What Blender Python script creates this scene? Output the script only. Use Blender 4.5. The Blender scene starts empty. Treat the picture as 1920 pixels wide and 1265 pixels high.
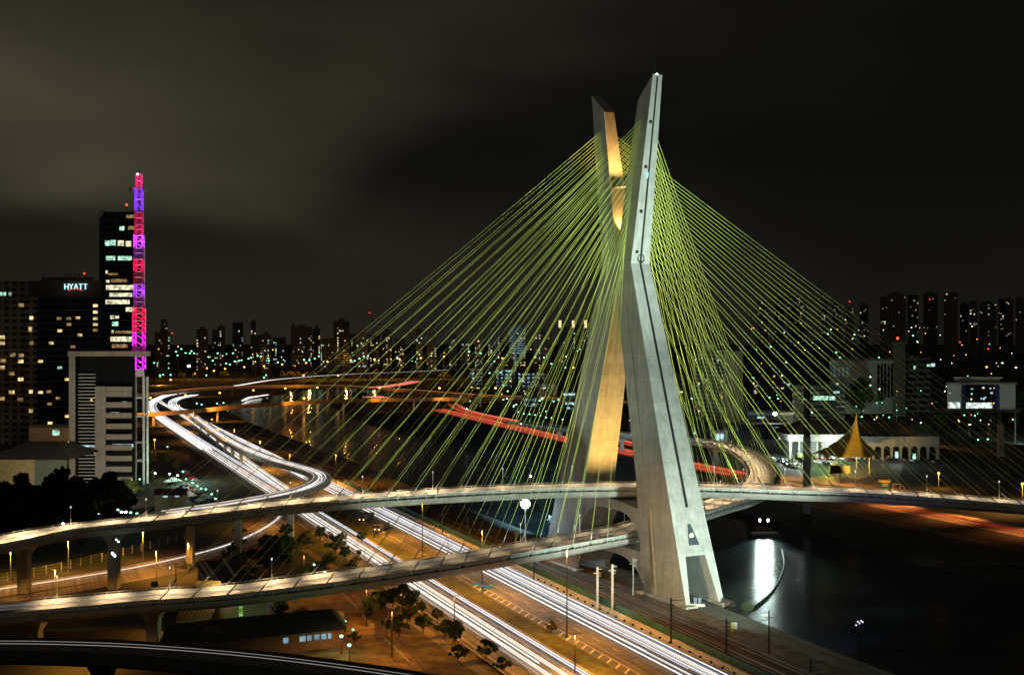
import bpy, bmesh, math, random
from mathutils import Vector, Matrix
R = math.radians
rnd = random.Random(7)
S = bpy.context.scene
COL = S.collection
F, HOR, CAMH = 2280.0, 638.0, 67.5          # survey of the site: focal length and eye height used to lay out the plan
PHI = 0.471

def G(px, py, z=0.0):                        # plan position of a surveyed point at height z
    Y = F*(CAMH-z)/(py-HOR)
    return Vector(((px-960)/F*Y, Y, z))
def A(px, py, Y):                            # surveyed point at distance Y
    return Vector(((px-960)/F*Y, Y, CAMH-(py-HOR)*Y/F))
def U(u, q, z=0.0):                          # corridor coordinates: u across the avenue, q along it
    return Vector((.932*u-.363*q, .363*u+.932*q, z))
AX = Vector((-math.sin(PHI), math.cos(PHI), 0)); BX = Vector((math.cos(PHI), math.sin(PHI), 0))
TC = Vector((32.16, 344.2, 0))
def T(s, t, z): return TC+AX*s+BX*t+Vector((0, 0, z))

# ------------------------------------------------------------------ materials
def _n(nt, typ, **kw):
    n = nt.nodes.new(typ)
    for k, v in kw.items(): setattr(n, k, v)
    return n
MATS = {}
def mat(name, col, rough=.7, metal=0., var=.25, scale=.6, bump=.0, lines=None, spec=.3, wear=0.):
    if name in MATS: return MATS[name]
    m = bpy.data.materials.new(name); m.use_nodes = True; nt = m.node_tree
    b = nt.nodes['Principled BSDF']
    b.inputs['Roughness'].default_value = rough; b.inputs['Metallic'].default_value = metal
    b.inputs['Specular IOR Level'].default_value = spec
    tc = _n(nt, 'ShaderNodeTexCoord')
    no = _n(nt, 'ShaderNodeTexNoise'); no.inputs['Scale'].default_value = scale; no.inputs['Detail'].default_value = 6; no.inputs['Roughness'].default_value = .65
    nt.links.new(tc.outputs['Object'], no.inputs['Vector'])
    rp = _n(nt, 'ShaderNodeMapRange'); rp.inputs[1].default_value = .3; rp.inputs[2].default_value = .7
    rp.inputs[3].default_value = 1-var; rp.inputs[4].default_value = 1+var
    nt.links.new(no.outputs['Fac'], rp.inputs[0])
    mx = _n(nt, 'ShaderNodeVectorMath', operation='SCALE'); mx.inputs[0].default_value = col[:3]
    nt.links.new(rp.outputs[0], mx.inputs['Scale'])
    out = mx.outputs[0]
    if lines:                                # formwork joints: horizontal lines every `lines` metres, fainter verticals
        sp = _n(nt, 'ShaderNodeSeparateXYZ'); nt.links.new(tc.outputs['Object'], sp.inputs[0])
        def joint(sock, per, w):
            d = _n(nt, 'ShaderNodeMath', operation='DIVIDE'); nt.links.new(sock, d.inputs[0]); d.inputs[1].default_value = per
            f = _n(nt, 'ShaderNodeMath', operation='FRACT'); nt.links.new(d.outputs[0], f.inputs[0])
            l = _n(nt, 'ShaderNodeMath', operation='LESS_THAN'); nt.links.new(f.outputs[0], l.inputs[0]); l.inputs[1].default_value = w
            return l.outputs[0]
        j = joint(sp.outputs[2], lines, .05)
        k = _n(nt, 'ShaderNodeMath', operation='MULTIPLY_ADD'); nt.links.new(j, k.inputs[0]); k.inputs[1].default_value = -.12; k.inputs[2].default_value = 1
        # big tonal change from lift to lift
        fl = _n(nt, 'ShaderNodeMath', operation='DIVIDE'); nt.links.new(sp.outputs[2], fl.inputs[0]); fl.inputs[1].default_value = lines
        fo = _n(nt, 'ShaderNodeMath', operation='FLOOR'); nt.links.new(fl.outputs[0], fo.inputs[0])
        wn = _n(nt, 'ShaderNodeTexWhiteNoise', noise_dimensions='1D'); nt.links.new(fo.outputs[0], wn.inputs['W'])
        ma = _n(nt, 'ShaderNodeMath', operation='MULTIPLY_ADD'); nt.links.new(wn.outputs['Value'], ma.inputs[0]); ma.inputs[1].default_value = .12; ma.inputs[2].default_value = .94
        mm = _n(nt, 'ShaderNodeMath', operation='MULTIPLY'); nt.links.new(k.outputs[0], mm.inputs[0]); nt.links.new(ma.outputs[0], mm.inputs[1])
        # vertical rain streaks
        mp = _n(nt, 'ShaderNodeMapping'); mp.inputs['Scale'].default_value = (1.1, 1.1, .04); nt.links.new(tc.outputs['Object'], mp.inputs[0])
        n2 = _n(nt, 'ShaderNodeTexNoise'); n2.inputs['Scale'].default_value = 1.0; n2.inputs['Detail'].default_value = 4; nt.links.new(mp.outputs[0], n2.inputs['Vector'])
        r2 = _n(nt, 'ShaderNodeMapRange'); r2.inputs[1].default_value = .35; r2.inputs[2].default_value = .65; r2.inputs[3].default_value = .84; r2.inputs[4].default_value = 1.06
        nt.links.new(n2.outputs['Fac'], r2.inputs[0])
        m3 = _n(nt, 'ShaderNodeMath', operation='MULTIPLY'); nt.links.new(mm.outputs[0], m3.inputs[0]); nt.links.new(r2.outputs[0], m3.inputs[1])
        s2 = _n(nt, 'ShaderNodeVectorMath', operation='SCALE'); nt.links.new(out, s2.inputs[0]); nt.links.new(m3.outputs[0], s2.inputs['Scale'])
        out = s2.outputs[0]
    if wear:                                 # tyre tracks and patches drawn out along the avenue
        cmb = _n(nt, 'ShaderNodeCombineXYZ')
        for i, v in enumerate(((.932*1.1, .363*1.1, 0), (-.363*.012, .932*.012, 0))):
            dt = _n(nt, 'ShaderNodeVectorMath', operation='DOT_PRODUCT'); nt.links.new(tc.outputs['Object'], dt.inputs[0]); dt.inputs[1].default_value = v
            nt.links.new(dt.outputs['Value'], cmb.inputs[i])
        nw = _n(nt, 'ShaderNodeTexNoise'); nw.inputs['Scale'].default_value = 1.; nw.inputs['Detail'].default_value = 5; nt.links.new(cmb.outputs[0], nw.inputs['Vector'])
        rw = _n(nt, 'ShaderNodeMapRange'); rw.inputs[1].default_value = .32; rw.inputs[2].default_value = .68; rw.inputs[3].default_value = 1-wear; rw.inputs[4].default_value = 1+wear
        nt.links.new(nw.outputs['Fac'], rw.inputs[0])
        sw_ = _n(nt, 'ShaderNodeVectorMath', operation='SCALE'); nt.links.new(out, sw_.inputs[0]); nt.links.new(rw.outputs[0], sw_.inputs['Scale']); out = sw_.outputs[0]
    nt.links.new(out, b.inputs['Base Color'])
    if bump:
        bp = _n(nt, 'ShaderNodeBump'); bp.inputs['Strength'].default_value = bump; bp.inputs['Distance'].default_value = .3
        nt.links.new(no.outputs['Fac'], bp.inputs['Height']); nt.links.new(bp.outputs[0], b.inputs['Normal'])
    MATS[name] = m
    return m
def emat(name, col, strength):
    if name in MATS: return MATS[name]
    m = bpy.data.materials.new(name); m.use_nodes = True; nt = m.node_tree
    nt.nodes.remove(nt.nodes['Principled BSDF'])
    e = _n(nt, 'ShaderNodeEmission'); e.inputs[0].default_value = (*col, 1); e.inputs[1].default_value = strength
    nt.links.new(e.outputs[0], nt.nodes['Material Output'].inputs[0])
    MATS[name] = m
    return m
def winmat(name, col, strength):             # a lit room: uneven glow, blinds
    if name in MATS: return MATS[name]
    m = bpy.data.materials.new(name); m.use_nodes = True; nt = m.node_tree
    nt.nodes.remove(nt.nodes['Principled BSDF'])
    tc = _n(nt, 'ShaderNodeTexCoord'); no = _n(nt, 'ShaderNodeTexNoise'); no.inputs['Scale'].default_value = .35; no.inputs['Detail'].default_value = 5
    geo = _n(nt, 'ShaderNodeNewGeometry'); nt.links.new(geo.outputs['Position'], no.inputs['Vector'])
    rp = _n(nt, 'ShaderNodeMapRange'); rp.inputs[1].default_value = .35; rp.inputs[2].default_value = .65; rp.inputs[3].default_value = .25*strength; rp.inputs[4].default_value = 1.5*strength
    nt.links.new(no.outputs['Fac'], rp.inputs[0])
    e = _n(nt, 'ShaderNodeEmission'); e.inputs[0].default_value = (*col, 1); nt.links.new(rp.outputs[0], e.inputs[1])
    nt.links.new(e.outputs[0], nt.nodes['Material Output'].inputs[0])
    MATS[name] = m
    return m
def facade(name, wall, glass, pitch, frac):  # wall with a grid of dark unlit windows; pitch=(across, up), frac=(window share)
    if name in MATS: return MATS[name]
    m = bpy.data.materials.new(name); m.use_nodes = True; nt = m.node_tree; b = nt.nodes['Principled BSDF']
    tc = _n(nt, 'ShaderNodeTexCoord'); sp = _n(nt, 'ShaderNodeSeparateXYZ'); nt.links.new(tc.outputs['Object'], sp.inputs[0])
    ad = _n(nt, 'ShaderNodeMath', operation='ADD'); nt.links.new(sp.outputs[0], ad.inputs[0]); nt.links.new(sp.outputs[1], ad.inputs[1])
    def cell(sock, per, w):
        d = _n(nt, 'ShaderNodeMath', operation='DIVIDE'); nt.links.new(sock, d.inputs[0]); d.inputs[1].default_value = per
        f = _n(nt, 'ShaderNodeMath', operation='FRACT'); nt.links.new(d.outputs[0], f.inputs[0])
        l = _n(nt, 'ShaderNodeMath', operation='LESS_THAN'); nt.links.new(f.outputs[0], l.inputs[0]); l.inputs[1].default_value = w
        return l.outputs[0]
    a = cell(ad.outputs[0], pitch[0], frac[0]); c = cell(sp.outputs[2], pitch[1], frac[1])
    mu = _n(nt, 'ShaderNodeMath', operation='MULTIPLY'); nt.links.new(a, mu.inputs[0]); nt.links.new(c, mu.inputs[1])
    no = _n(nt, 'ShaderNodeTexNoise'); no.inputs['Scale'].default_value = .15; no.inputs['Detail'].default_value = 5; nt.links.new(tc.outputs['Object'], no.inputs['Vector'])
    rp = _n(nt, 'ShaderNodeMapRange'); rp.inputs[1].default_value = .3; rp.inputs[2].default_value = .7; rp.inputs[3].default_value = .7; rp.inputs[4].default_value = 1.3
    nt.links.new(no.outputs['Fac'], rp.inputs[0])
    sc = _n(nt, 'ShaderNodeVectorMath', operation='SCALE'); sc.inputs[0].default_value = wall; nt.links.new(rp.outputs[0], sc.inputs['Scale'])
    mix = _n(nt, 'ShaderNodeMix', data_type='RGBA'); nt.links.new(mu.outputs[0], mix.inputs[0]); nt.links.new(sc.outputs[0], mix.inputs[6]); mix.inputs[7].default_value = (*glass, 1)
    nt.links.new(mix.outputs[2], b.inputs['Base Color'])
    r = _n(nt, 'ShaderNodeMapRange'); r.inputs[3].default_value = .8; r.inputs[4].default_value = .15; nt.links.new(mu.outputs[0], r.inputs[0]); nt.links.new(r.outputs[0], b.inputs['Roughness'])
    MATS[name] = m
    return m

CONC = mat('concrete_tower', (.42, .42, .39), .85, var=.16, scale=.35, bump=.1, lines=3.2)
DECKC = mat('concrete_deck', (.36, .34, .30), .85, var=.25, scale=.3, bump=.1)
PALEC = mat('concrete_pale', (.5, .48, .43), .8, var=.2, scale=.8)
ASPH = mat('asphalt', (.075, .07, .066), .75, var=.35, scale=.25, bump=.05)
ASPHL = mat('asphalt_worn', (.16, .145, .125), .75, var=.35, scale=.3, bump=.05, wear=.45)
PAINT = mat('road_paint', (.62, .58, .48), .6, var=.3, scale=.8)
GRASSM = mat('grass_verge', (.095, .095, .028), .95, var=.6, scale=.35, bump=.5, wear=.2)
EARTH = mat('bare_earth', (.12, .085, .05), .95, var=.65, scale=.3, bump=.4)
DARKG = mat('dark_ground', (.035, .036, .028), .95, var=.5, scale=.05, bump=.2)
BALL = mat('ballast', (.08, .058, .042), .95, var=.4, scale=.8, bump=.5, wear=.35)
STEELD = mat('dark_steel', (.05, .05, .05), .5, .6, var=.2)
STEELG = mat('grey_steel', (.4, .4, .38), .5, .3, var=.15)
STEELW = mat('white_steel', (.75, .74, .7), .5, .0, var=.1)
RAILM = mat('rail_steel', (.4, .36, .32), .3, .8, var=.2)
CABLEM = mat('yellow_cable_sheath', (.68, .78, .17), .5, var=.05)
WHITEP = mat('white_plaster', (.62, .62, .58), .8, var=.12)
BEIGEP = mat('beige_plaster', (.42, .36, .25), .85, var=.15, scale=.2)
BRICKR = mat('red_render', (.28, .12, .07), .85, var=.2)
ROOFD = mat('dark_roof', (.06, .055, .05), .8, var=.3)
TILEM = mat('clay_tile', (.4, .2, .1), .8, var=.3, scale=2)
TRUNKM = mat('bark', (.09, .06, .04), .9, var=.3, scale=3)
GLASSD = mat('dark_glass', (.012, .014, .016), .08, var=.1, spec=.6)
TYRE = mat('tyre_rubber', (.02, .02, .02), .8)
TEALF = mat('teal_fence', (.05, .14, .12), .8, var=.3)
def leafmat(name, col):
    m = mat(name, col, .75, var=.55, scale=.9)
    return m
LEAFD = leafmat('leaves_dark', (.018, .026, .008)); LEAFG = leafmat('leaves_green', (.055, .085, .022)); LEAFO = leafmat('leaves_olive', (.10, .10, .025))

# ------------------------------------------------------------------ mesh helpers
def wloc(o):                                 # where a thing's own origin lies (0 for prototypes built at the origin)
    v = Vector((0, 0, 0))
    while o is not None:
        if o.get('_local'): return Vector((0, 0, 0))
        v += o.location; o = o.parent
    return v
class MB:
    def __init__(s): s.v = []; s.f = []
    def add(s, vs, fs):
        o = len(s.v); s.v += [Vector(v) for v in vs]; s.f += [tuple(i+o for i in f) for f in fs]; return s
    def hexa(s, p):                          # 8 corners: bottom loop 0-3, top loop 4-7
        return s.add(p, [(3, 2, 1, 0), (4, 5, 6, 7), (0, 1, 5, 4), (1, 2, 6, 5), (2, 3, 7, 6), (3, 0, 4, 7)])
    def box(s, x0, x1, y0, y1, z0, z1):
        return s.hexa([(x0, y0, z0), (x1, y0, z0), (x1, y1, z0), (x0, y1, z0), (x0, y0, z1), (x1, y0, z1), (x1, y1, z1), (x0, y1, z1)])
    def tube(s, pts, r, n=6, r1=None):
        pts = [Vector(p) for p in pts]; L = len(pts); o = len(s.v); r1 = r if r1 is None else r1
        for i, p in enumerate(pts):
            d = (pts[min(i+1, L-1)]-pts[max(i-1, 0)]).normalized()
            a = d.orthogonal().normalized() if abs(d.z) > .95 else d.cross(Vector((0, 0, 1))).normalized()
            b = d.cross(a); rr = r+(r1-r)*i/max(1, L-1)
            for k in range(n):
                th = 2*math.pi*k/n+math.pi/n; s.v.append(p+a*rr*math.cos(th)+b*rr*math.sin(th))
        for i in range(L-1):
            for k in range(n):
                k2 = (k+1) % n; s.f.append((o+i*n+k, o+i*n+k2, o+(i+1)*n+k2, o+(i+1)*n+k))
        s.f.append(tuple(o+k for k in range(n))[::-1]); s.f.append(tuple(o+(L-1)*n+k for k in range(n)))
        return s
    def bar(s, a, b, w, h=None):             # rectangular bar between points
        a, b = Vector(a), Vector(b); h = w if h is None else h; d = (b-a).normalized()
        x = d.orthogonal().normalized() if abs(d.z) > .95 else d.cross(Vector((0, 0, 1))).normalized(); y = x.cross(d)
        c = [(-1, -1), (1, -1), (1, 1), (-1, 1)]
        return s.hexa([p+x*i*w/2+y*j*h/2 for p in (a, b) for i, j in c])
    def pbox(s, x0, x1, y0, y1, z0, z1):     # box sheared along the view lines, hiding its flanks from the camera
        k = (x0+x1)/2*(y1-y0)/y0
        return s.hexa([(x0, y0, z0), (x1, y0, z0), (x1+k, y1, z0), (x0+k, y1, z0), (x0, y0, z1), (x1, y0, z1), (x1+k, y1, z1), (x0+k, y1, z1)])
    def sphere(s, c, r, seg=10, ring=6, sz=1.):
        c = Vector(c); o = len(s.v)
        for i in range(1, ring):
            ph = math.pi*i/ring
            for k in range(seg):
                th = 2*math.pi*k/seg; s.v.append(c+Vector((r*math.sin(ph)*math.cos(th), r*math.sin(ph)*math.sin(th), r*sz*math.cos(ph))))
        t = len(s.v); s.v += [c+Vector((0, 0, r*sz)), c-Vector((0, 0, r*sz))]
        for i in range(ring-2):
            for k in range(seg):
                k2 = (k+1) % seg; s.f.append((o+i*seg+k, o+(i+1)*seg+k, o+(i+1)*seg+k2, o+i*seg+k2))
        for k in range(seg):
            k2 = (k+1) % seg; s.f.append((t, o+k, o+k2)); s.f.append((t+1, o+(ring-2)*seg+k2, o+(ring-2)*seg+k))
        return s
    def prism(s, poly, z0, z1):
        n = len(poly); vs = [(p[0], p[1], z0) for p in poly]+[(p[0], p[1], z1) for p in poly]
        return s.add(vs, [tuple(range(n))[::-1], tuple(range(n, 2*n))]+[(i, (i+1) % n, n+(i+1) % n, n+i) for i in range(n)])
    def sweep(s, path, prof, closed=True):   # prof: (lateral, dz) loop; path in world
        n = len(prof); o = len(s.v); L = len(path)
        for p, nn in zip(path, normals(path)):
            for a, z in prof: s.v.append(p+nn*a+Vector((0, 0, z)))
        for i in range(L-1):
            for k in range(n if closed else n-1):
                k2 = (k+1) % n; s.f.append((o+i*n+k, o+(i+1)*n+k, o+(i+1)*n+k2, o+i*n+k2))
        if closed: s.f += [tuple(o+k for k in range(n)), tuple(o+(L-1)*n+k for k in range(n))[::-1]]
        return s
    def build(s, name, m, parent=None, smooth=False):
        me = bpy.data.meshes.new(name); off = wloc(parent)
        me.from_pydata([tuple(v-off) for v in s.v], [], s.f); me.materials.append(m)
        bm = bmesh.new(); bm.from_mesh(me); bmesh.ops.recalc_face_normals(bm, faces=bm.faces); bm.to_mesh(me); bm.free()
        if smooth:
            for p in me.polygons: p.use_smooth = True
        o = bpy.data.objects.new(name, me); COL.objects.link(o); o.parent = parent
        return o
def normals(path):                           # right-hand horizontal normals of a path
    L = len(path); out = []
    for i in range(L):
        d = path[min(i+1, L-1)]-path[max(i-1, 0)]; d.z = 0; d.normalize(); out.append(Vector((d.y, -d.x, 0)))
    return out
def spline(pts, step=4.):
    pts = [Vector(p) for p in pts]; out = []
    P = [pts[0]*2-pts[1]]+pts+[pts[-1]*2-pts[-2]]
    for i in range(1, len(P)-2):
        a, b, c, d = P[i-1:i+3]; n = max(2, int((c-b).length/step))
        for k in range(n):
            t = k/n; out.append(.5*((2*b)+(c-a)*t+(2*a-5*b+4*c-d)*t*t+(3*b-a-3*c+d)*t**3))
    out.append(pts[-1])
    return out
def arclen(path):
    l = [0.]
    for a, b in zip(path, path[1:]): l.append(l[-1]+(b-a).length)
    return l
def at_len(path, L, d):
    for i in range(len(path)-1):
        if L[i+1] >= d or i == len(path)-2:
            t = (d-L[i])/max(1e-6, L[i+1]-L[i]); p = path[i].lerp(path[i+1], t); dr = path[i+1]-path[i]; dr.z = 0; dr.normalize()
            return p, Vector((dr.y, -dr.x, 0))
def tag(o, label=None, cat=None, group=None, kind=None):
    if label: o['label'] = label
    if cat: o['category'] = cat
    if group: o['group'] = group
    if kind: o['kind'] = kind
    return o
def thing(name, label, cat, loc=(0, 0, 0), group=None, local=False):
    o = bpy.data.objects.new(name, None); COL.objects.link(o); o.location = loc; o.empty_display_size = .5
    if local: o['_local'] = 1
    return tag(o, label, cat, group)
def dup(root, loc, rz=0., sc=1., label=None, group=None):
    r = root.copy(); COL.objects.link(r); r.location = loc; r.rotation_euler = (0, 0, rz); r.scale = (sc,)*3 if not isinstance(sc, tuple) else sc
    if label: r['label'] = label
    if group: r['group'] = group
    for ch in list(root.children):
        c = ch.copy(); COL.objects.link(c); c.parent = r
        for g in list(ch.children):
            d = g.copy(); COL.objects.link(d); d.parent = c
    return r
def struct(o): o['kind'] = 'structure'; return o
def stuff(o, label=None): o['kind'] = 'stuff'; return tag(o, label)
def light(typ, loc, target, col, power, size=.5, cone=60, blend=.5, parent=None, name='floodlight_beam'):
    l = bpy.data.lights.new(name, typ); l.color = col; l.energy = power
    if typ == 'SPOT': l.spot_size = R(cone); l.spot_blend = blend
    l.shadow_soft_size = size
    o = bpy.data.objects.new(name, l); COL.objects.link(o); o.location = loc
    if target is not None: o.rotation_euler = (Vector(target)-Vector(loc)).to_track_quat('-Z', 'Y').to_euler()
    return o
SOD = (1., .40, .055); MERC = (.55, 1., .72); COOL = (.76, 1., .86)

# ------------------------------------------------------------------ camera, world
cam = bpy.data.cameras.new('camera'); co = bpy.data.objects.new('camera', cam); COL.objects.link(co)
co.location = (0, 0, CAMH); co.rotation_euler = (R(90), 0, 0)
cam.sensor_width = 36; cam.lens = F/1920*36; cam.shift_y = (HOR-632.5)/1920; cam.clip_start = 1; cam.clip_end = 30000
S.camera = co
S.view_settings.view_transform = 'Standard'; S.view_settings.look = 'None'; S.view_settings.exposure = 0; S.view_settings.gamma = 1
S.cycles.use_denoising = True
S.cycles.max_bounces = 5; S.cycles.diffuse_bounces = 2; S.cycles.glossy_bounces = 3; S.cycles.sample_clamp_indirect = 4
W = bpy.data.worlds.new('World'); S.world = W; W.use_nodes = True; nt = W.node_tree
bg = nt.nodes['Background']
sky = _n(nt, 'ShaderNodeTexSky', sky_type='NISHITA'); sky.sun_disc = False; sky.sun_elevation = R(-8); sky.sun_rotation = R(200)
tc = _n(nt, 'ShaderNodeTexCoord')
mp = _n(nt, 'ShaderNodeMapping'); mp.inputs['Scale'].default_value = (2.2, 1., 5.5); mp.inputs['Location'].default_value = (.35, .2, .1); mp.inputs['Rotation'].default_value = (0, R(-14), 0)
nt.links.new(tc.outputs['Generated'], mp.inputs[0])
n1 = _n(nt, 'ShaderNodeTexNoise'); n1.inputs['Scale'].default_value = 1.5; n1.inputs['Detail'].default_value = 4; n1.inputs['Roughness'].default_value = .42; n1.inputs['Distortion'].default_value = .4
nt.links.new(mp.outputs[0], n1.inputs['Vector'])
sep = _n(nt, 'ShaderNodeSeparateXYZ'); nt.links.new(tc.outputs['Generated'], sep.inputs[0])
def M(op, a, b=None, c=None):
    n = _n(nt, 'ShaderNodeMath', operation=op)
    for i, x in enumerate((a, b, c)):
        if x is None: continue
        if isinstance(x, (int, float)): n.inputs[i].default_value = x
        else: nt.links.new(x, n.inputs[i])
    return n.outputs[0]
# the lit cloud bank over the city on the left
def SM(x, a, b):                             # smoothstep
    n = _n(nt, 'ShaderNodeMapRange', interpolation_type='SMOOTHSTEP'); nt.links.new(x, n.inputs[0]); n.inputs[1].default_value = a; n.inputs[2].default_value = b
    return n.outputs[0]
def bell(x, c, w): return M('EXPONENT', M('MULTIPLY', M('POWER', M('ABSOLUTE', M('DIVIDE', M('SUBTRACT', x, c), w)), 2.), -1.))
X_, Z_ = sep.outputs[0], sep.outputs[2]
zb = M('ADD', M('MULTIPLY_ADD', SM(X_, -.25, .0), .082, .128), M('MULTIPLY', M('MAXIMUM', X_, 0.), .10))
zz = M('SUBTRACT', M('ADD', Z_, M('MULTIPLY_ADD', n1.outputs['Fac'], .16, -.08)), zb)
n3 = _n(nt, 'ShaderNodeTexNoise'); n3.inputs['Scale'].default_value = 5.; n3.inputs['Detail'].default_value = 7; n3.inputs['Roughness'].default_value = .55; nt.links.new(mp.outputs[0], n3.inputs['Vector'])
tex = M('MULTIPLY_ADD', n3.outputs['Fac'], .55, .72)
prof = M('MULTIPLY', SM(zz, -.045, .075), M('EXPONENT', M('MULTIPLY', M('MAXIMUM', zz, 0.), -10.5)))
amp = M('ADD', M('MULTIPLY', bell(X_, -.41, .22), 1.5), M('MULTIPLY', bell(X_, -.05, .17), .36))
hz = M('MULTIPLY', M('MULTIPLY', SM(Z_, .16, .02), M('MULTIPLY_ADD', n1.outputs['Fac'], .8, .6)), M('MULTIPLY_ADD', SM(X_, .05, .30), -.13, .20))
tot = M('MULTIPLY', M('ADD', M('MULTIPLY', prof, amp), M('ADD', hz, M('MULTIPLY', M('MAXIMUM', M('SUBTRACT', n1.outputs['Fac'], .42), 0.), .24))), tex)
cr = _n(nt, 'ShaderNodeVectorMath', operation='SCALE'); cr.inputs[0].default_value = (.062, .053, .033); nt.links.new(tot, cr.inputs['Scale'])
cs = _n(nt, 'ShaderNodeVectorMath', operation='SCALE'); nt.links.new(sky.outputs[0], cs.inputs[0]); cs.inputs['Scale'].default_value = .002
ca = _n(nt, 'ShaderNodeVectorMath', operation='ADD'); nt.links.new(cr.outputs[0], ca.inputs[0]); nt.links.new(cs.outputs[0], ca.inputs[1])
cb = _n(nt, 'ShaderNodeVectorMath', operation='ADD'); nt.links.new(ca.outputs[0], cb.inputs[0]); cb.inputs[1].default_value = (.0036, .0035, .0031)
nt.links.new(cb.outputs[0], bg.inputs[0]); bg.inputs[1].default_value = 1.0

# ------------------------------------------------------------------ ground, river
def XL(Y): return (162-.363*Y)/.932
def XR(Y): return (257-.363*Y)/.932
rows = [(-300, XL(-300), XR(-300)), (0, XL(0), XR(0))]+[(y, XL(y)+rnd.uniform(-1.2, 1.2), XR(y)+rnd.uniform(-1.5, 1.5)) for y in range(200, 1000, 20)]
rows += [(1000, XL(1000), XR(1000)), (1150, XL(1150)+6, XR(1150)+14), (1300, -320, -190), (1450, -312, -165), (1600, -300, -150), (1750, -285, -150), (1800, -240, -200)]
g = MB(); 
def quadstrip(m, pa, pb):
    o = len(m.v); n = len(pa); m.v += pa+pb; m.f += [(o+i, o+n+i, o+n+i+1, o+i+1) for i in range(n-1)]
L0 = [Vector((-9000, r[0], 0)) for r in rows]; L1 = [Vector((r[1], r[0], 0)) for r in rows]; L2 = [Vector((r[1]+5, r[0], -2.6)) for r in rows]
R2 = [Vector((r[2]-6, r[0], -2.6)) for r in rows]; R1 = [Vector((r[2], r[0], 0)) for r in rows]; R0 = [Vector((9000, r[0], 0)) for r in rows]
quadstrip(g, L0, L1); quadstrip(g, L1, L2); quadstrip(g, L2, R2); quadstrip(g, R2, R1); quadstrip(g, R1, R0)
g.add([(-9000, 1800, 0), (-240, 1800, 0), (-200, 1800, 0), (9000, 1800, 0), (9000, 20000, 0), (-9000, 20000, 0)], [(0, 1, 2, 3, 4, 5)])
struct(g.build('ground', DARKG))
wm = bpy.data.materials.new('river_water'); wm.use_nodes = True; nt = wm.node_tree; b = nt.nodes['Principled BSDF']
b.inputs['Base Color'].default_value = (.012, .02, .026, 1); b.inputs['Roughness'].default_value = .12; b.inputs['IOR'].default_value = 1.33
no = _n(nt, 'ShaderNodeTexNoise'); no.inputs['Scale'].default_value = .55; no.inputs['Detail'].default_value = 5; no.inputs['Distortion'].default_value = .6
tcw = _n(nt, 'ShaderNodeTexCoord'); nt.links.new(tcw.outputs['Object'], no.inputs['Vector'])
bp = _n(nt, 'ShaderNodeBump'); bp.inputs['Strength'].default_value = .22; bp.inputs['Distance'].default_value = .3
nt.links.new(no.outputs['Fac'], bp.inputs['Height']); nt.links.new(bp.outputs[0], b.inputs['Normal'])
n2 = _n(nt, 'ShaderNodeTexNoise'); n2.inputs['Scale'].default_value = .06; n2.inputs['Detail'].default_value = 7; nt.links.new(tcw.outputs['Object'], n2.inputs['Vector'])
cr = _n(nt, 'ShaderNodeValToRGB'); cr.color_ramp.elements[0].position = .38; cr.color_ramp.elements[0].color = (.006, .011, .015, 1); cr.color_ramp.elements[1].position = .7; cr.color_ramp.elements[1].color = (.03, .045, .05, 1)
nt.links.new(n2.outputs['Fac'], cr.inputs[0]); nt.links.new(cr.outputs[0], b.inputs['Base Color'])
w = MB(); quadstrip(w, [Vector((r[1]+.2, r[0], -1.6)) for r in rows], [Vector((r[2]-.2, r[0], -1.6)) for r in rows]); struct(w.build('river_water', wm))

def strip(name, u0, u1, q0, q1, z, m, kind='structure', label=None):
    o = MB().add([U(u0, q0, z), U(u1, q0, z), U(u1, q1, z), U(u0, q1, z)], [(0, 1, 2, 3)]).build(name, m); o['kind'] = kind
    if label: o['label'] = label
    return o
strip('dirt_verge', 60, 89, 120, 700, .006, EARTH)
strip('express_road', 89, 105, 60, 1120, .02, ASPHL)
strip('median_grass', 105, 110.5, 60, 760, .10, GRASSM, 'stuff', 'sodium lit grass median between the two carriageways')
strip('local_road', 110.5, 130, 60, 1120, .02, ASPHL)
strip('kerb_strip', 130.2, 131.6, 60, 900, .03, PALEC)
strip('railway_bed', 134, 148, 60, 900, .05, BALL)
strip('sand_verge', 148, 154, 60, 900, .03, EARTH)
strip('service_path', 154, 161, 60, 900, .04, mat('worn_concrete_path', (.13, .125, .11), .9, var=.35, scale=.15, bump=.1))
m = MB()                                     # painted lines
def line(u, q0, q1, wd=.18, dash=None):
    q = q0
    while q < q1:
        e = q1 if dash is None else min(q1, q+dash)
        m.add([U(u-wd/2, q, .03), U(u+wd/2, q, .03), U(u+wd/2, e, .03), U(u-wd/2, e, .03)], [(0, 1, 2, 3)])
        q = e if dash is None else q+dash*2.6
for u in (89.6, 104.4): line(u, 60, 900)
for u in (93.2, 96.9, 100.6): line(u, 60, 700, .16, 4)
for u in (113.4, 129.4): line(u, 60, 900)
for u in (117.4, 121.4, 125.4): line(u, 60, 700, .16, 4)
for k in range(34):                          # hatched gore beside the local road
    q = 175+k*4.2
    if q < 320: m.add([U(110.9, q, .03), U(113.2, q+2.6, .03), U(113.2, q+3.4, .03), U(110.9, q+.8, .03)], [(0, 1, 2, 3)])
for k in range(20):
    q = 405+k*4.2; wd = 2.2*min(1, k/6)
    m.add([U(113.2-wd, q, .03), U(113.2, q+2.2, .03), U(113.2, q+2.7, .03), U(113.2-wd, q+.5, .03)], [(0, 1, 2, 3)])
for k in range(6): m.add([U(155+k, 190+.0*k, .05), U(155.55+k, 190, .05), U(155.55+k, 193, .05), U(155+k, 193, .05)], [(0, 1, 2, 3)])
struct(m.build('road_markings', PAINT))
m = MB()
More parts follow.
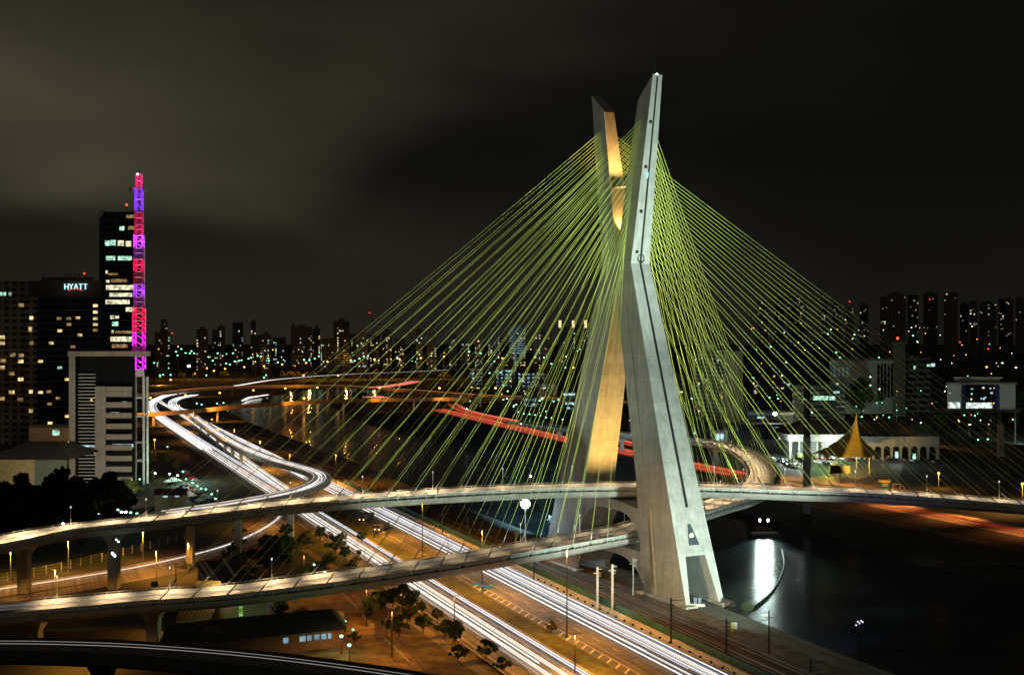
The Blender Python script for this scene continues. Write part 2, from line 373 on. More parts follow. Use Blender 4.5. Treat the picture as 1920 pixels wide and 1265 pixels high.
for u in (138.6, 140.1, 143.6, 145.1): m.bar(U(u, 60, .22), U(u, 900, .22), .12, .18)
struct(m.build('railway_rails', RAILM))
m = MB()
for k in range(420): m.bar(U(137.9, 80+k*1.1, .08), U(140.8, 80+k*1.1, .08), .25, .12); m.bar(U(142.9, 80+k*1.1, .08), U(145.8, 80+k*1.1, .08), .25, .12)
stuff(m.build('railway_sleepers', mat('sleeper_concrete', (.10, .09, .08), .9)), 'rows of sleepers under the railway tracks')
m = MB()
for k in range(170): m.add([U(131.7, 80+k*3, 0), U(132.6, 80+k*3, 0), U(132.6, 82.9+k*3, 0), U(131.7, 82.9+k*3, 0), U(131.9, 80+k*3, 1.0), U(132.4, 80+k*3, 1.0), U(132.4, 82.9+k*3, 1.0), U(131.9, 82.9+k*3, 1.0)], [(4, 5, 6, 7), (0, 1, 5, 4), (1, 2, 6, 5), (2, 3, 7, 6), (3, 0, 4, 7)])
tag(m.build('barrier_wall', PALEC), 'long low concrete barrier between headlight streaks and railway', 'barrier')
m = MB()
for k in range(120): m.bar(U(133.4, 80+k*4, 0), U(133.4, 80+k*4, 2.4), .12)
m.hexa([U(133.36, 80, .2), U(133.44, 80, .2), U(133.44, 560, .2), U(133.36, 560, .2), U(133.36, 80, 2.3), U(133.44, 80, 2.3), U(133.44, 560, 2.3), U(133.36, 560, 2.3)])
tag(m.build('mesh_fence', TEALF), 'teal green screen fence running alongside the railway', 'fence')

# curved side roads on the left bank
def road(name, pts, width, m=ASPHL, z=.012, lines=True, step=6):
    p = spline(pts, step); hw = width/2
    struct(MB().sweep(p, [(-hw, z), (hw, z)], False).build(name, m))
    if lines:
        k = MB()
        for a in (-hw+.4, hw-.4): k.sweep(p, [(a-.09, z+.006), (a+.09, z+.006)], False)
        for i in range(0, len(p)-1, 2): k.sweep(p[i:i+2], [(-.08, z+.006), (.08, z+.006)], False)
        struct(k.build('road_markings', PAINT))
    return p
slip = road('slip_road', [G(-150, 1130), G(0, 1108), G(144, 1086), G(288, 1060), G(433, 1022), G(520, 975), U(91, 500)], 13)
road('side_road', [G(-100, 1150), G(60, 1118), G(161, 1100), G(280, 1078), G(340, 1066)], 7, z=.014)
yard = MB().add([G(520, 1100), G(640, 1080), G(800, 1265), G(830, 1330), G(560, 1330), G(470, 1200)], [(0, 1, 2, 3, 4, 5)])
for v in yard.v: v.z = .03
struct(yard.build('earth_yard', mat('orange_dirt', (.17, .11, .06), .95, var=.75, scale=.22, bump=.3)))
p = spline([U(84, 60, .05), U(84.5, 180, .05), U(84, 250, .05), U(83, 330, .05), U(80, 390, .05)], 6)
struct(MB().sweep(p, [(-1.3, 0), (1.3, 0)], False).build('footpath', mat('path_paving', (.25, .2, .15), .9, var=.3)))
lawn = MB().add([G(500, 1040), G(580, 990), U(88.5, 420), U(88.5, 300), G(650, 1075), G(560, 1085)], [(0, 1, 2, 3, 4, 5)])
for v in lawn.v: v.z = .02
stuff(lawn.build('lawn_grass', mat('lawn', (.06, .07, .025), .95, var=.5, scale=.4, bump=.4)), 'dim lawn under the trees beside the avenue')
gr = MB().add([G(0, 1090), G(230, 1048), G(345, 1020), G(450, 985), G(430, 965), G(300, 985), G(0, 1055)], [tuple(range(7))])
for v in gr.v: v.z = .016
stuff(gr.build('embankment_grass', mat('dark_green_grass', (.035, .06, .02), .95, var=.5, scale=.3, bump=.4)), 'dark green grass behind the curved slip road')
fb = road('far_bank_road', [U(322, 100), U(324, 380), U(328, 600), U(331, 720), U(340, 850), U(352, 1000), U(360, 1120)], 16, step=12)
strip('far_bank_grass', 262, 311, 60, 900, .008, mat('dark_bank_grass', (.03, .034, .018), .95, var=.6, scale=.25, bump=.4), 'stuff', 'dark grass on the far river bank')
strip('far_bank_path', 292, 297, 60, 560, .02, EARTH)
lot = MB().add([G(1425, 895), G(1680, 918), G(1700, 852), G(1430, 850)], [(0, 1, 2, 3)])
for v in lot.v: v.z = .02
struct(lot.build('car_park_paving', ASPHL))
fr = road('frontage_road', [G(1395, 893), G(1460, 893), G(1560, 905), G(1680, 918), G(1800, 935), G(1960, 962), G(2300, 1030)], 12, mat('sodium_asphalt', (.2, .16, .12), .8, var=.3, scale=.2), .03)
lotl = MB().add([G(280, 930), G(420, 960), G(440, 940), G(345, 860), G(290, 868)], [(0, 1, 2, 3, 4)])
for v in lotl.v: v.z = .015
struct(lotl.build('car_park_paving', ASPH))
gp = MB().add([G(1540, 905), G(1500, 880), G(1560, 862), G(1605, 866), G(1580, 884)], [tuple(range(5))])
for v in gp.v: v.z = .035
stuff(gp.build('lawn_grass', mat('bright_lawn', (.07, .12, .03), .9, var=.3)), 'green lit lawn wedge beside the tent car park')
# hill on the right horizon
h = MB(); nx, ny = 60, 14
def hz_(x, y):
    e = max(0, min(1, (x-150)/500)); r = math.exp(-((y-2500)/430)**2)
    return max(0, (62+26*math.sin(x*.0041+.6)+12*math.sin(x*.013)+5*math.sin(x*.05+y*.02))*e*r)-1
for j in range(ny+1):
    for i in range(nx+1): x = -50+i*42; y = 1600+j*130; h.v.append(Vector((x, y, hz_(x, y))))
h.f += [(j*(nx+1)+i, j*(nx+1)+i+1, (j+1)*(nx+1)+i+1, (j+1)*(nx+1)+i) for j in range(ny) for i in range(nx)]
struct(h.build('hill', mat('wooded_hill', (.025, .027, .02), .95, var=.6, scale=.04, bump=.6), smooth=True))

# ------------------------------------------------------------------ the X shaped tower
KEYO = [(0, 38), (88.8, 7.6), (139.5, 16.2)]
def lerpk(keys, z):
    for (a, p), (b, q) in zip(keys, keys[1:]):
        if z <= b: return p+(q-p)*(z-a)/(b-a)
    return keys[-1][1]
KEYI = [(0, 18.5), (8, 16.6), (30, 13.2), (82, 0), (91, 0), (133.5, 8.9), (139.5, 10.2)]
KEYW = [(0, 5.95), (88.8, 3.06), (139.5, 1.5)]
so = lambda z: lerpk(KEYO, z); si = lambda z: lerpk(KEYI, z); sw = lambda z: lerpk(KEYW, z)
tower = thing('cable_stayed_tower', 'giant concrete X shaped tower lit white and orange, holding two fans of cables', 'bridge tower', TC)
masts = []
for sg in (-1, 1):
    m = MB(); zs = [12, 20, 30, 45, 60, 75, 82, 88.8, 91, 100, 112, 124, 133.5]
    o = len(m.v)
    for z in zs+[None]:
        if z is None: ring = [(so(139.5), -sw(139.5), 139.5), (so(139.5), sw(139.5), 139.5), (si(133.5)+.6, sw(135), 134.2), (si(133.5)+.6, -sw(135), 134.2)]
        else: ring = [(so(z), -sw(z), z), (so(z), sw(z), z), (si(z)+.02, sw(z), z), (si(z)+.02, -sw(z), z)]
        m.v += [T(sg*a, b, c) for a, b, c in ring]
    for i in range(len(zs)):
        for k in range(4): k2 = (k+1) % 4; m.f.append((o+i*4+k, o+i*4+k2, o+i*4+4+k2, o+i*4+4+k))
    m.f += [(o, o+1, o+2, o+3), tuple(o+len(zs)*4+k for k in range(4))]
    for (a0, b0, a1, b1) in ((-5.95, -4.7, -5.56, -3.3), (4.35, 5.95, 2.8, 5.56)):   # the two feet beside the passage
        m.add([T(sg*so(0), a0, 0), T(sg*so(0), b0, 0), T(sg*si(0), b0, 0), T(sg*si(0), a0, 0), T(sg*so(12), a1, 12), T(sg*so(12), b1, 12), T(sg*si(12), b1, 12), T(sg*si(12), a1, 12)],
              [(0, 1, 2, 3), (0, 1, 5, 4), (1, 2, 6, 5), (2, 3, 7, 6), (3, 0, 4, 7)])
    mast = m.build('mast', CONC, tower); masts.append(mast)
    g = MB()                                 # proud dark strip down the outer face, a groove's shade put into its colour
    for dt in (0,):
        zs2 = [24, 50, 88.8, 110, 139]
        for z0, z1 in zip(zs2, zs2[1:]):
            k = lambda z: 1.25*(1-.45*z/139)
            g.hexa([T(sg*(so(z0)-.1), -.36*k(z0), z0), T(sg*(so(z0)-.1), .36*k(z0), z0), T(sg*(so(z0)+.06), .36*k(z0), z0), T(sg*(so(z0)+.06), -.36*k(z0), z0),
                    T(sg*(so(z1)-.1), -.36*k(z1), z1), T(sg*(so(z1)-.1), .36*k(z1), z1), T(sg*(so(z1)+.06), .36*k(z1), z1), T(sg*(so(z1)+.06), -.36*k(z1), z1)])
    g.build('groove_strip', STEELD, mast)
    if sg < 0:
        r = MB(); c = T(-so(90)-.12, 0, 90.2); n = 20
        ux, uz = BX, (Vector((0, 0, 1))).normalized()
        r.tube([c+ux*1.05*math.cos(2*math.pi*k/n)+uz*1.15*math.sin(2*math.pi*k/n) for k in range(n+1)], .17, 6)
        r.build('ring_emblem', STEELD, mast)
        for z in (127, 115, 103, 92):
            hm = MB(); cc = T(-so(z)-.06, -sw(z)*.5, z); hm.bar(cc-BX*.45, cc+BX*.45, .12, .9); hm.build('access_hatch', STEELD, mast)
        nb = MB(); nb.add([T(-so(22)-.05, -.5, 21.8), T(-so(14.6)-.05, -1.7, 14.6), T(-so(14.6)-.05, 1.7, 14.6)], [(0, 1, 2)]); nb.build('notch_shade', mat('recess_shadow_paint', (.05, .07, .08), .7), mast)  # flat dark triangle, the notch's shade put into its colour
        dk = MB(); c = T(-so(17)-.1, -.35, 17); dk.tube([c, c-AX*.12], .75, 14); dk.build('round_vent', PALEC, mast)
        lp = MB(); z = 113.; lp.bar(T(-so(112)-.12, -.4, 112), T(-so(113.6)-.12, -.4, 113.6), .5, .2); lp.build('channel_lamp', emat('lamp_cyan', (.3, .9, 1.), 1.6), mast)
        pp = MB(); pp.tube([T(-(si(z)+5.0), -sw(z)-.08, z) for z in (2, 20, 40, 60, 80)], .12, 5); pp.tube([T(-(si(z)+6.2), -sw(z)-.08, z) for z in (1, 14, 23)], .35, 5); pp.build('drain_pipe', mat('rusty_pipe', (.2, .12, .06), .8), mast)
        bc = MB(); bc.sphere(T(-so(139.5)+.4, 0, 139.6), .35); bc.build('beacon', emat('lamp_white', (.85, 1, 1), 7), mast)
        an = MB(); an.tube([T(-15, 0, 138), T(-15, 0, 142.5)], .06, 5); an.build('lightning_rod', STEELD, mast)
def crossbeam(zt0, zt1, zb0, zb1, hw, lim):
    m = MB(); N = 24; o = 0
    sl = lim
    for i in range(N+1):
        s = -sl+2*sl*i/N; e = abs(s)/sl
        zt = zt0+(zt1-zt0)*e**1.5; zb = zb0-(zb0-zb1)*e**4
        m.v += [T(s, -hw, zt), T(s, hw, zt), T(s, hw, zb), T(s, -hw, zb)]
    for i in range(N):
        for k in range(4): k2 = (k+1) % 4; m.f.append((i*4+k, i*4+k2, i*4+4+k2, i*4+4+k))
    m.f += [(0, 1, 2, 3), tuple(N*4+k for k in range(4))]
    m.build('crossbeam', CONC, tower)
crossbeam(23.2, 21.8, 20.4, 13.5, sw(20)-.03, 15.6)
crossbeam(10.9, 10.6, 8.4, 2.5, sw(8)-.03, 17.3)
st = MB(); st.hexa([T(-5.2, -1.4, 111), T(5.2, -1.4, 111), T(5.2, 1.4, 111), T(-5.2, 1.4, 111), T(-5.2, -1.4, 112.2), T(5.2, -1.4, 112.2), T(5.2, 1.4, 112.2), T(-5.2, 1.4, 112.2)]); st.build('strut', CONC, tower)
for sg in (-1, 1):
    f = MB()
    for a, b in ((-7.5, -3.8), (3.6, 7.6)): f.hexa([T(sg*17, a, -.5), T(sg*17, b, -.5), T(sg*40, b, -.5), T(sg*40, a, -.5), T(sg*17, a, .5), T(sg*17, b, .5), T(sg*40, b, .5), T(sg*40, a, .5)])
    f.build('footing', DECKC, tower)

# ------------------------------------------------------------------ decks and stay cables
upper_path = spline([A(-330, 1080, 290), A(-150, 1045, 308), A(0, 1018, 321), A(115, 996, 331), A(288, 977, 332), A(544, 947, 337), A(780, 929, 340), A(1000, 918, 343), A(1170, 914.5, 345), A(1330, 916, 344), A(1490, 921.5, 342), A(1640, 927, 341), A(1920, 948, 338), A(2150, 968, 335), A(2500, 1000, 325)], 3.)
lower_path = spline([A(-330, 1180, 250), A(-150, 1163, 258), A(0, 1148, 264), A(104, 1138, 267), A(288, 1122, 271), A(400, 1115, 273), A(573, 1095, 279), A(780, 1065, 293), A(982, 1032, 313), A(1090, 1013, 328), A(1180, 996, 345), A(1260, 972, 369), A(1330, 950, 392), A(1395, 930, 420), A(1425, 907, 460), A(1430, 884, 507), A(1415, 863, 557), A(1384, 844, 614), A(1330, 830, 665), A(1250, 822, 700), A(1180, 816, 728), A(1100, 808, 778), A(1040, 801, 840), A(960, 790, 960)], 3.)
DHW = 6.9
def nearest_len(path, L, p):
    return min(zip(L, path), key=lambda t: (t[1]-p).xy.length)[0]
def railing(path, lat, parent, h=1.05, name='railing', every=2.6, r=.11, m=STEELW):
    b = MB(); nn = normals(path); b.tube([p+n*lat+Vector((0, 0, h)) for p, n in zip(path, nn)], r, 4); b.tube([p+n*lat+Vector((0, 0, h*.55)) for p, n in zip(path, nn)], r*.7, 4)
    L = arclen(path); d = 0
    while d < L[-1]:
        p, n = at_len(path, L, d); q = p+n*lat; b.bar(q+Vector((0, 0, -.05)), q+Vector((0, 0, h)), .14); d += every
    return b.build(name, m, parent)
def make_deck(name, label, path, mast_sign, dmax, roadm):
    L = arclen(path); Lc = nearest_len(path, L, TC)
    pc, _ = at_len(path, L, Lc)
    root = thing(name, label, 'bridge deck', pc)
    MB().sweep(path, [(-DHW, -.12), (DHW, -.12), (DHW, -1.0), (DHW-.8, -1.75), (3.2, -2.1), (-3.2, -2.1), (-DHW+.8, -1.75), (-DHW, -1.0)]).build('girder', DECKC, root)
    MB().sweep(path, [(-4.9, 0), (4.9, 0), (4.9, -.1), (-4.9, -.1)]).build('road_surface', roadm, root)
    for s in (-1, 1):
        MB().sweep(path, [(s*5.0, -.1), (s*5.45, -.1), (s*5.28, .85), (s*5.12, .85)]).build('safety_barrier', PALEC, root)
        railing(path, s*(DHW-.12), root)
    k = MB()
    for a in (-4.5, 4.5): k.sweep(path, [(a-.08, .012), (a+.08, .012)], False)
    for i in range(0, len(path)-1, 3):
        for a in (-1.5, 1.5): k.sweep(path[i:i+2], [(a-.07, .012), (a+.07, .012)], False)
    k.build('lane_line', PAINT, root)
    N = 18
    for dirn in (-1, 1):
        for i in range(N):
            d = 19+(dmax-19)*i/(N-1); z = 91.5+(127.5-91.5)*(i/(N-1))**.92
            p, n = at_len(path, L, Lc+dirn*d)
            s = mast_sign*(si(z)*.55+so(z)*.45)
            for e in (-1, 1):
                a = p+n*e*(DHW-.75)+Vector((0, 0, -.2)); top = T(s+mast_sign*e*.0, dirn*(sw(z)-.2), z+.5*e)
                pts = []
                for q in range(13):
                    t = q/12; v = a.lerp(top, t); v.z -= 4*.006*(top-a).xy.length*t*(1-t); pts.append(v)
                c = MB().tube(pts, .053, 5).build('stay_cable', CABLEM, root)
                u = (pts[1]-pts[0]).normalized()
                MB().tube([a-u*.8, a+u*(3.2+.012*d)], .17, 6).build('guard_pipe', STEELG, c)
                MB().bar(a-u*1.0+n*e*.1, a+u*.5+n*e*.1, .55, .5).build('anchor_block', STEELD, c)
    return root, L, Lc
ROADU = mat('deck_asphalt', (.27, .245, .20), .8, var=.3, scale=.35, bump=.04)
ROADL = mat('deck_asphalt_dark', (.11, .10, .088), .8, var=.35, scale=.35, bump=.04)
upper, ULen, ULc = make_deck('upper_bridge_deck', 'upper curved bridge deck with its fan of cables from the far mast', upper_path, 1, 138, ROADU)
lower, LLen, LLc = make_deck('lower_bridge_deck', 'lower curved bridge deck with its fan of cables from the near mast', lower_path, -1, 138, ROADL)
def pier(parent, p, ztop, w=2.2, d=3., m=DECKC, cap=True):
    b = MB(); b.box(p.x-w/2, p.x+w/2, p.y-d/2, p.y+d/2, 0, ztop)
    if cap: b.hexa([(p.x-w/2-.02, p.y-d/2-.02, ztop-2.6), (p.x+w/2+.02, p.y-d/2-.02, ztop-2.6), (p.x+w/2+.02, p.y+d/2+.02, ztop-2.6), (p.x-w/2-.02, p.y+d/2+.02, ztop-2.6), (p.x-w, p.y-d, ztop), (p.x+w, p.y-d, ztop), (p.x+w, p.y+d, ztop), (p.x-w, p.y+d, ztop)])
    b.build('pier', m, parent)
for px in (55, 214): 
    i = min(range(len(upper_path)), key=lambda i: abs(960+F*upper_path[i].x/upper_path[i].y-px)); p = upper_path[i]; pier(upper, p, p.z-2.12, 2.6, 3.2)
for px in (60, 285):
    i = min(range(len(lower_path)), key=lambda i: abs(960+F*lower_path[i].x/lower_path[i].y-px) if i < len(lower_path)*.5 else 1e9); p = lower_path[i]; pier(lower, p, p.z-2.12, 2.6, 3.2)
for d in (250, 330, 370, 420, 470, 520):
    p, n = at_len(lower_path, LLen, LLc+d) if LLc+d < LLen[-1] else (None, None)
    if p is not None: pier(lower, p, p.z-2.12, 2.4, 3.)
# ramp that joins the upper deck from the expressway
ramp_path = spline([A(345, 768, 1160), A(375, 790, 920), A(410, 815, 762), A(455, 841, 642), A(505, 861, 568), A(550, 874, 528), A(588, 886, 498), A(601, 897, 470), A(588, 910, 445), A(545, 925, 418), A(460, 942, 388), A(357, 958, 362), A(250, 974, 345), A(150, 988, 339)], 4.)
ramp = thing('ramp_viaduct', 'narrow ramp viaduct covered in white headlight streaks, turning sharply onto the upper deck', 'ramp', tuple(ramp_path[-1]))
MB().sweep(ramp_path, [(-4.2, -.14), (4.2, -.14), (4., -1.), (2, -1.7), (-2, -1.7), (-4., -1.)]).build('girder', DECKC, ramp)
MB().sweep(ramp_path, [(-3.8, -.03), (3.8, -.03), (3.8, -.12), (-3.8, -.12)]).build('road_surface', ROADU, ramp)
for s in (-1, 1): MB().sweep(ramp_path, [(s*3.85, -.1), (s*4.15, -.1), (s*4.1, .8), (s*3.9, .8)]).build('safety_barrier', PALEC, ramp)
RL = arclen(ramp_path)
for px, i0 in ((552, 0), (458, 0), (357, 0)):
    i = max((i for i in range(len(ramp_path)) if abs(960+F*ramp_path[i].x/ramp_path[i].y-px) < 12), key=lambda i: i); p = ramp_path[i]; pier(ramp, p, p.z-1.72, 2., 2.6)
for d in (180, 260, 330, 400, 450, 490, 530): 
    p, n = at_len(ramp_path, RL, min(d, RL[-1]*.72)); pier(ramp, p+Vector((0, .01*d, 0)), p.z-1.72, 1.6, 2.0)
# dark flyover in the near corner
fly_path = spline([A(-400, 1228, 222), A(-150, 1217, 212), A(0, 1216, 206), A(150, 1219, 202), A(288, 1226, 200), A(480, 1243, 196), A(700, 1272, 190), A(860, 1300, 184), A(1050, 1345, 176), A(1250, 1420, 165)], 4.)
fly = thing('near_flyover', 'unlit dark flyover curving across the near corner with two thin streaks', 'flyover', tuple(fly_path[20]))
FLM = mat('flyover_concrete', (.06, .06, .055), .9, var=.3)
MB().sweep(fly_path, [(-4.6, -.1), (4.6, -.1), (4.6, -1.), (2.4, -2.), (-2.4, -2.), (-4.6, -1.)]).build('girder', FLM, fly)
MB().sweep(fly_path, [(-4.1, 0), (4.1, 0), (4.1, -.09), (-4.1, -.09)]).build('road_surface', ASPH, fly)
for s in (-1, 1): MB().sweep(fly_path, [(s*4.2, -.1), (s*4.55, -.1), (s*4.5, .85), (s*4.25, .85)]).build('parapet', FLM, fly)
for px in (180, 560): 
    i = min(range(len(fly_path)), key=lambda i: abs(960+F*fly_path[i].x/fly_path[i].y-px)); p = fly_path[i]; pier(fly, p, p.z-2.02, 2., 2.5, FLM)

# far bridges over the bend of the river
def beam_bridge(name, label, pts, w, depth, m, piers, pm=DECKC):
    p = spline(pts, 12); root = thing(name, label, 'bridge', tuple(p[0]))
    MB().sweep(p, [(-w/2, 0), (w/2, 0), (w/2, -depth), (-w/2, -depth)]).build('girder', m, root)
    for s in (-1, 1): MB().sweep(p, [(s*(w/2-.2), .02), (s*w/2, .02), (s*w/2, 1.0), (s*(w/2-.2), 1.0)]).build('parapet', m, root)
    L = arclen(p)
    for t in piers:
        q, n = at_len(p, L, L[-1]*t); b = MB(); b.box(q.x-.9, q.x+.9, q.y-.9, q.y+.9, -2, q.z-depth-.01); b.build('pier', pm, root)
    return root, p
ORC = mat('pipe_bridge_paint', (.34, .22, .11), .8, var=.2, scale=.1)
pipe, pipe_p = beam_bridge('pipe_bridge', 'thin orange lit pipe bridge crossing low over the expressway and river', [A(240, 778, 950), A(355, 770, 985), A(500, 757, 1060), A(700, 749, 1150), A(930, 746, 1250)], 3.2, 2.2, ORC, (.05, .14, .2, .35, .55, .75, .95))
orb, orb_p = beam_bridge('road_bridge', 'long low orange lit road bridge beyond the pipe bridge', [A(230, 744, 1400), A(300, 737, 1430), A(400, 727, 1480), A(520, 723.5, 1500), A(640, 724, 1480), A(760, 731, 1430), A(900, 741, 1350), A(1100, 750, 1280), A(1210, 757, 1240)], 12, 2.2, ORC, (.1, .2, .3, .4, .5, .6, .7, .8, .9))
wbr, wbr_p = beam_bridge('distant_viaduct', 'far viaduct with one bright white streak crossing behind the road bridge', [A(440, 724, 1750), A(520, 712, 1900), A(640, 703, 2000), A(760, 698, 2050), A(840, 694, 2080)], 12, 2.2, ORC, (.1, .25, .4, .55, .7, .85))

# ------------------------------------------------------------------ light streaks along the roads (thin glowing lines at lamp height)
WH = [emat('headlight_white', (1., .96, .9), 1.8), emat('headlight_cool', (.85, .9, 1.), 1.35), emat('headlight_warm', (1., .86, .68), .85), emat('headlight_pink', (.9, .72, .68), .38)]
RD = [emat('taillight_red', (1., .06, .035), .9), emat('taillight_dark', (.8, .035, .02), .4), emat('taillight_pink', (1., .25, .18), 1.1)]
def streaks(name, label, path, lo, hi, n, mats, wts, z=.65, r=(.05, .14), t=(0, 1), seed=1, smin=1.):
    rr = random.Random(seed); nn = normals(path); N = len(path); buckets = {}
    for k in range(n):
        lanes = max(1, round((hi-lo)/3.4)); ln_ = k % lanes; a = (lo+(hi-lo)*(ln_+.5)/lanes+rr.choice((-.75, .75))+rr.gauss(0, .38)) if hi-lo > 5 else lo+(hi-lo)*(k+rr.random())/n; a = min(hi, max(lo, a)); mi = rr.choices(range(len(mats)), wts)[0]; rad = rr.uniform(*r)
        i0 = int(t[0]*(N-1)); i1 = int(t[1]*(N-1))
        if smin < 1 and rr.random() > .5:
            ln = int((i1-i0)*rr.uniform(smin, 1)); i0 = i0+rr.randint(0, max(0, i1-i0-ln)); i1 = i0+ln
        zz = z+rr.uniform(-.1, .35)
        buckets.setdefault(mi, MB()).tube([p+q*a+Vector((0, 0, zz)) for p, q in zip(path[i0:i1+1], nn[i0:i1+1])], rad, 4)
    first = None
    root = bpy.data.objects.new(name, None); COL.objects.link(root); root.location = path[0]; stuff(root, label); root['category'] = 'light streaks'
    for mi, b in buckets.items(): stuff(b.build('streak', mats[mi], root))
    return root
h2 = spline([U(97, 60), U(97, 400), U(97, 700), U(97.5, 900), G(305, 787), G(286, 771), G(284, 758), G(300, 747), G(330, 739), G(400, 729)], 14)
h1 = spline([U(123.5, 60), U(124, 400), U(124, 700), U(124, 950), G(350, 776), G(324, 760), G(332, 749), G(366, 741)], 14)
mid = spline([G(560, 935), G(500, 893), G(440, 850), G(395, 815), G(360, 790), G(325, 768), G(300, 752), G(310, 741), G(350, 734)], 12)
streaks('headlight_streaks', 'white headlight streaks on the left carriageway beyond the yard trees', h2, -4.6, 5.4, 22, WH, (5, 3, 2, 4), seed=3, smin=.55)
streaks('headlight_streaks', 'white headlight streaks on the right carriageway beside the railway barrier', h1, -4.6, 5.0, 21, WH, (4, 4, 3, 5), seed=4, smin=.55)
streaks('headlight_streaks', 'dense far white streaks where the left carriageway bends away', h2, -4.4, 4.4, 16, WH, (6, 3, 2, 1), seed=31, r=(.10, .22), t=(.42, 1))
streaks('headlight_streaks', 'dense far white streaks where the right carriageway nears the pipe bridge', h1, -4.4, 4.4, 18, WH, (6, 4, 2, 1), seed=32, r=(.10, .24), t=(.36, 1))
streaks('headlight_streaks', 'bright white streaks covering the narrow ramp to the upper deck', ramp_path, -3., 3., 13, WH, (5, 1, 3, 2), seed=5, t=(0, .975))
streaks('headlight_streaks', 'white streaks on the middle lane that runs below the ramp', mid, -2.6, 2.6, 11, WH, (5, 1, 3, 2), seed=6)
streaks('headlight_streaks', 'single pair of white streaks on the curved slip road', slip, -.6, 1.0, 3, WH, (2, 1, 3, 2), r=(.06, .1), seed=8)
streaks('headlight_streaks', 'two thin dim streaks on the dark near flyover', fly_path, -2.2, -.6, 2, [emat('headlight_dim', (.9, .85, .75), .30)], (1,), r=(.05, .07), seed=9)
streaks('headlight_streaks', 'faint white streaks along the upper deck road', upper_path, -3.8, 3.8, 7, [emat('headlight_faint', (1., .93, .8), .26)], (1,), r=(.03, .05), seed=10)
streaks('headlight_streaks', 'faint streaks along the lower deck road', lower_path, -3.8, 3.8, 5, [emat('headlight_faint', (1., .93, .8), .26)], (1,), r=(.03, .045), t=(0, .65), seed=11)
streaks('headlight_streaks', 'broken white streak along the distant viaduct', wbr_p, -2, 3, 4, WH, (4, 2, 0, 0), r=(.25, .5), seed=12, smin=.4)
streaks('headlight_streaks', 'orange brown streaks along the road bridge', orb_p, -4, 4, 4, [emat('streak_amber', (1., .45, .16), .30)], (1,), r=(.15, .3), seed=13)
streaks('taillight_streaks', 'red tail light streaks along the far river bank', fb, -9, 9, 48, RD+[emat('taillight_amber', (1., .30, .10), .35)], (6, 6, 2, 4), r=(.08, .26), t=(.42, 1), seed=14, smin=.5)
streaks('taillight_streaks', 'dim red streaks on the far bank road beneath the upper deck', fb, -5.5, 1, 9, [RD[1], emat('taillight_dim', (.8, .10, .04), .25)], (2, 3), r=(.05, .1), t=(.05, .44), seed=15)
rl = spline([G(1205, 838), G(1130, 822), G(1040, 805), G(960, 790), G(900, 778), G(865, 768), G(850, 758)], 14)
streaks('taillight_streaks', 'second band of red streaks merging behind the far mast', rl, -7, 7, 22, RD+[emat('taillight_amber', (1., .30, .10), .35)], (4, 5, 1, 3), r=(.1, .25), seed=16, smin=.5)
rb = spline([A(700, 727, 1430), A(740, 722.5, 1470), A(780, 715, 1560)], 10)
streaks('taillight_streaks', 'short pink red streak patch at the end of the road bridge', rb, -9, 9, 9, [RD[2], RD[0]], (2, 1), r=(.2, .5), seed=17, z=.2)
streaks('taillight_streaks', 'small pink loops of tail lights beside the dark bush', spline([A(690, 744.5, 1300), A(703, 744, 1290), A(716, 746, 1280)], 4), -9, 9, 9, [RD[2]], (1,), r=(.3, .5), seed=18, z=.2)
streaks('taillight_streaks', 'thin red streak line along the pipe bridge crossing', pipe_p, -1, 1, 2, [RD[1]], (1,), r=(.15, .2), t=(.55, .97), seed=19)
streaks('headlight_streaks', 'short bright white streak on the river bend shore', spline([G(455, 752), G(470, 746), G(502, 741)], 8), -3, 3, 7, WH, (3, 1, 0, 0), r=(.4, .6), seed=20, smin=.2)
streaks('signal_streak', 'short teal ghost streak above the local road median', spline([U(112, 301), U(109.6, 307.5)], 1.5), -.8, .8, 3, [emat('teal_light', (.05, .42, .34), .5)], (1,), r=(.12, .22), z=2.2, seed=21)

# ------------------------------------------------------------------ buildings
WIN = [winmat('window_warm', (1., .72, .32), 1.1), winmat('window_cream', (1., .92, .6), 1.0), winmat('window_green', (.55, 1., .75), .9), winmat('window_cool', (.6, .95, 1.), .9), winmat('window_dim', (1., .6, .25), .3)]
PANE = {}
def pane(parent, x0, x1, y, z0, z1, mi, name='window', d=.12, ax=None):
    """one lit window on a wall facing the avenue; ax = (origin, along) for turned walls"""
    key = mi if not isinstance(mi, bpy.types.Material) else mi.name
    if key not in PANE:
        me = MB(); me.box(0, 1, 0, 1, 0, 1); o = me.build(name, WIN[mi] if isinstance(mi, int) else mi); PANE[key] = o.data; bpy.data.objects.remove(o)
    o = bpy.data.objects.new(name, PANE[key]); COL.objects.link(o); o.parent = parent
    w = wloc(parent)
    o.location = Vector((x0, y-d, z0))-w; o.scale = (x1-x0, d+.1, z1-z0)
    return o
def pxr(px0, px1, Y): return (px0-960)/F*Y, (px1-960)/F*Y
def pz(py, Y): return CAMH-(py-HOR)*Y/F
def block(name, label, cat, px0, px1, pyt, Y, depth, m, base=0., group=None, lit=(), roof=None):
    x0, x1 = pxr(px0, px1, Y); zt = pz(pyt, Y)
    root = thing(name, label, cat, ((x0+x1)/2, Y, base), group)
    MB().pbox(x0, x1, Y, Y+depth, base-.5, zt).build('wall', m, root)
    if roof: MB().pbox(x0-.3, x1+.3, Y-.3, Y+depth+.3, zt+.01, zt+roof[1]).build('roof', roof[0], root)
    for a, b, c, d, mi in lit:               # lit windows given by their surveyed corners
        xa, xb = pxr(a, c, Y); pane(root, xa, xb, Y, pz(d, Y), pz(b, Y), mi)
    return root
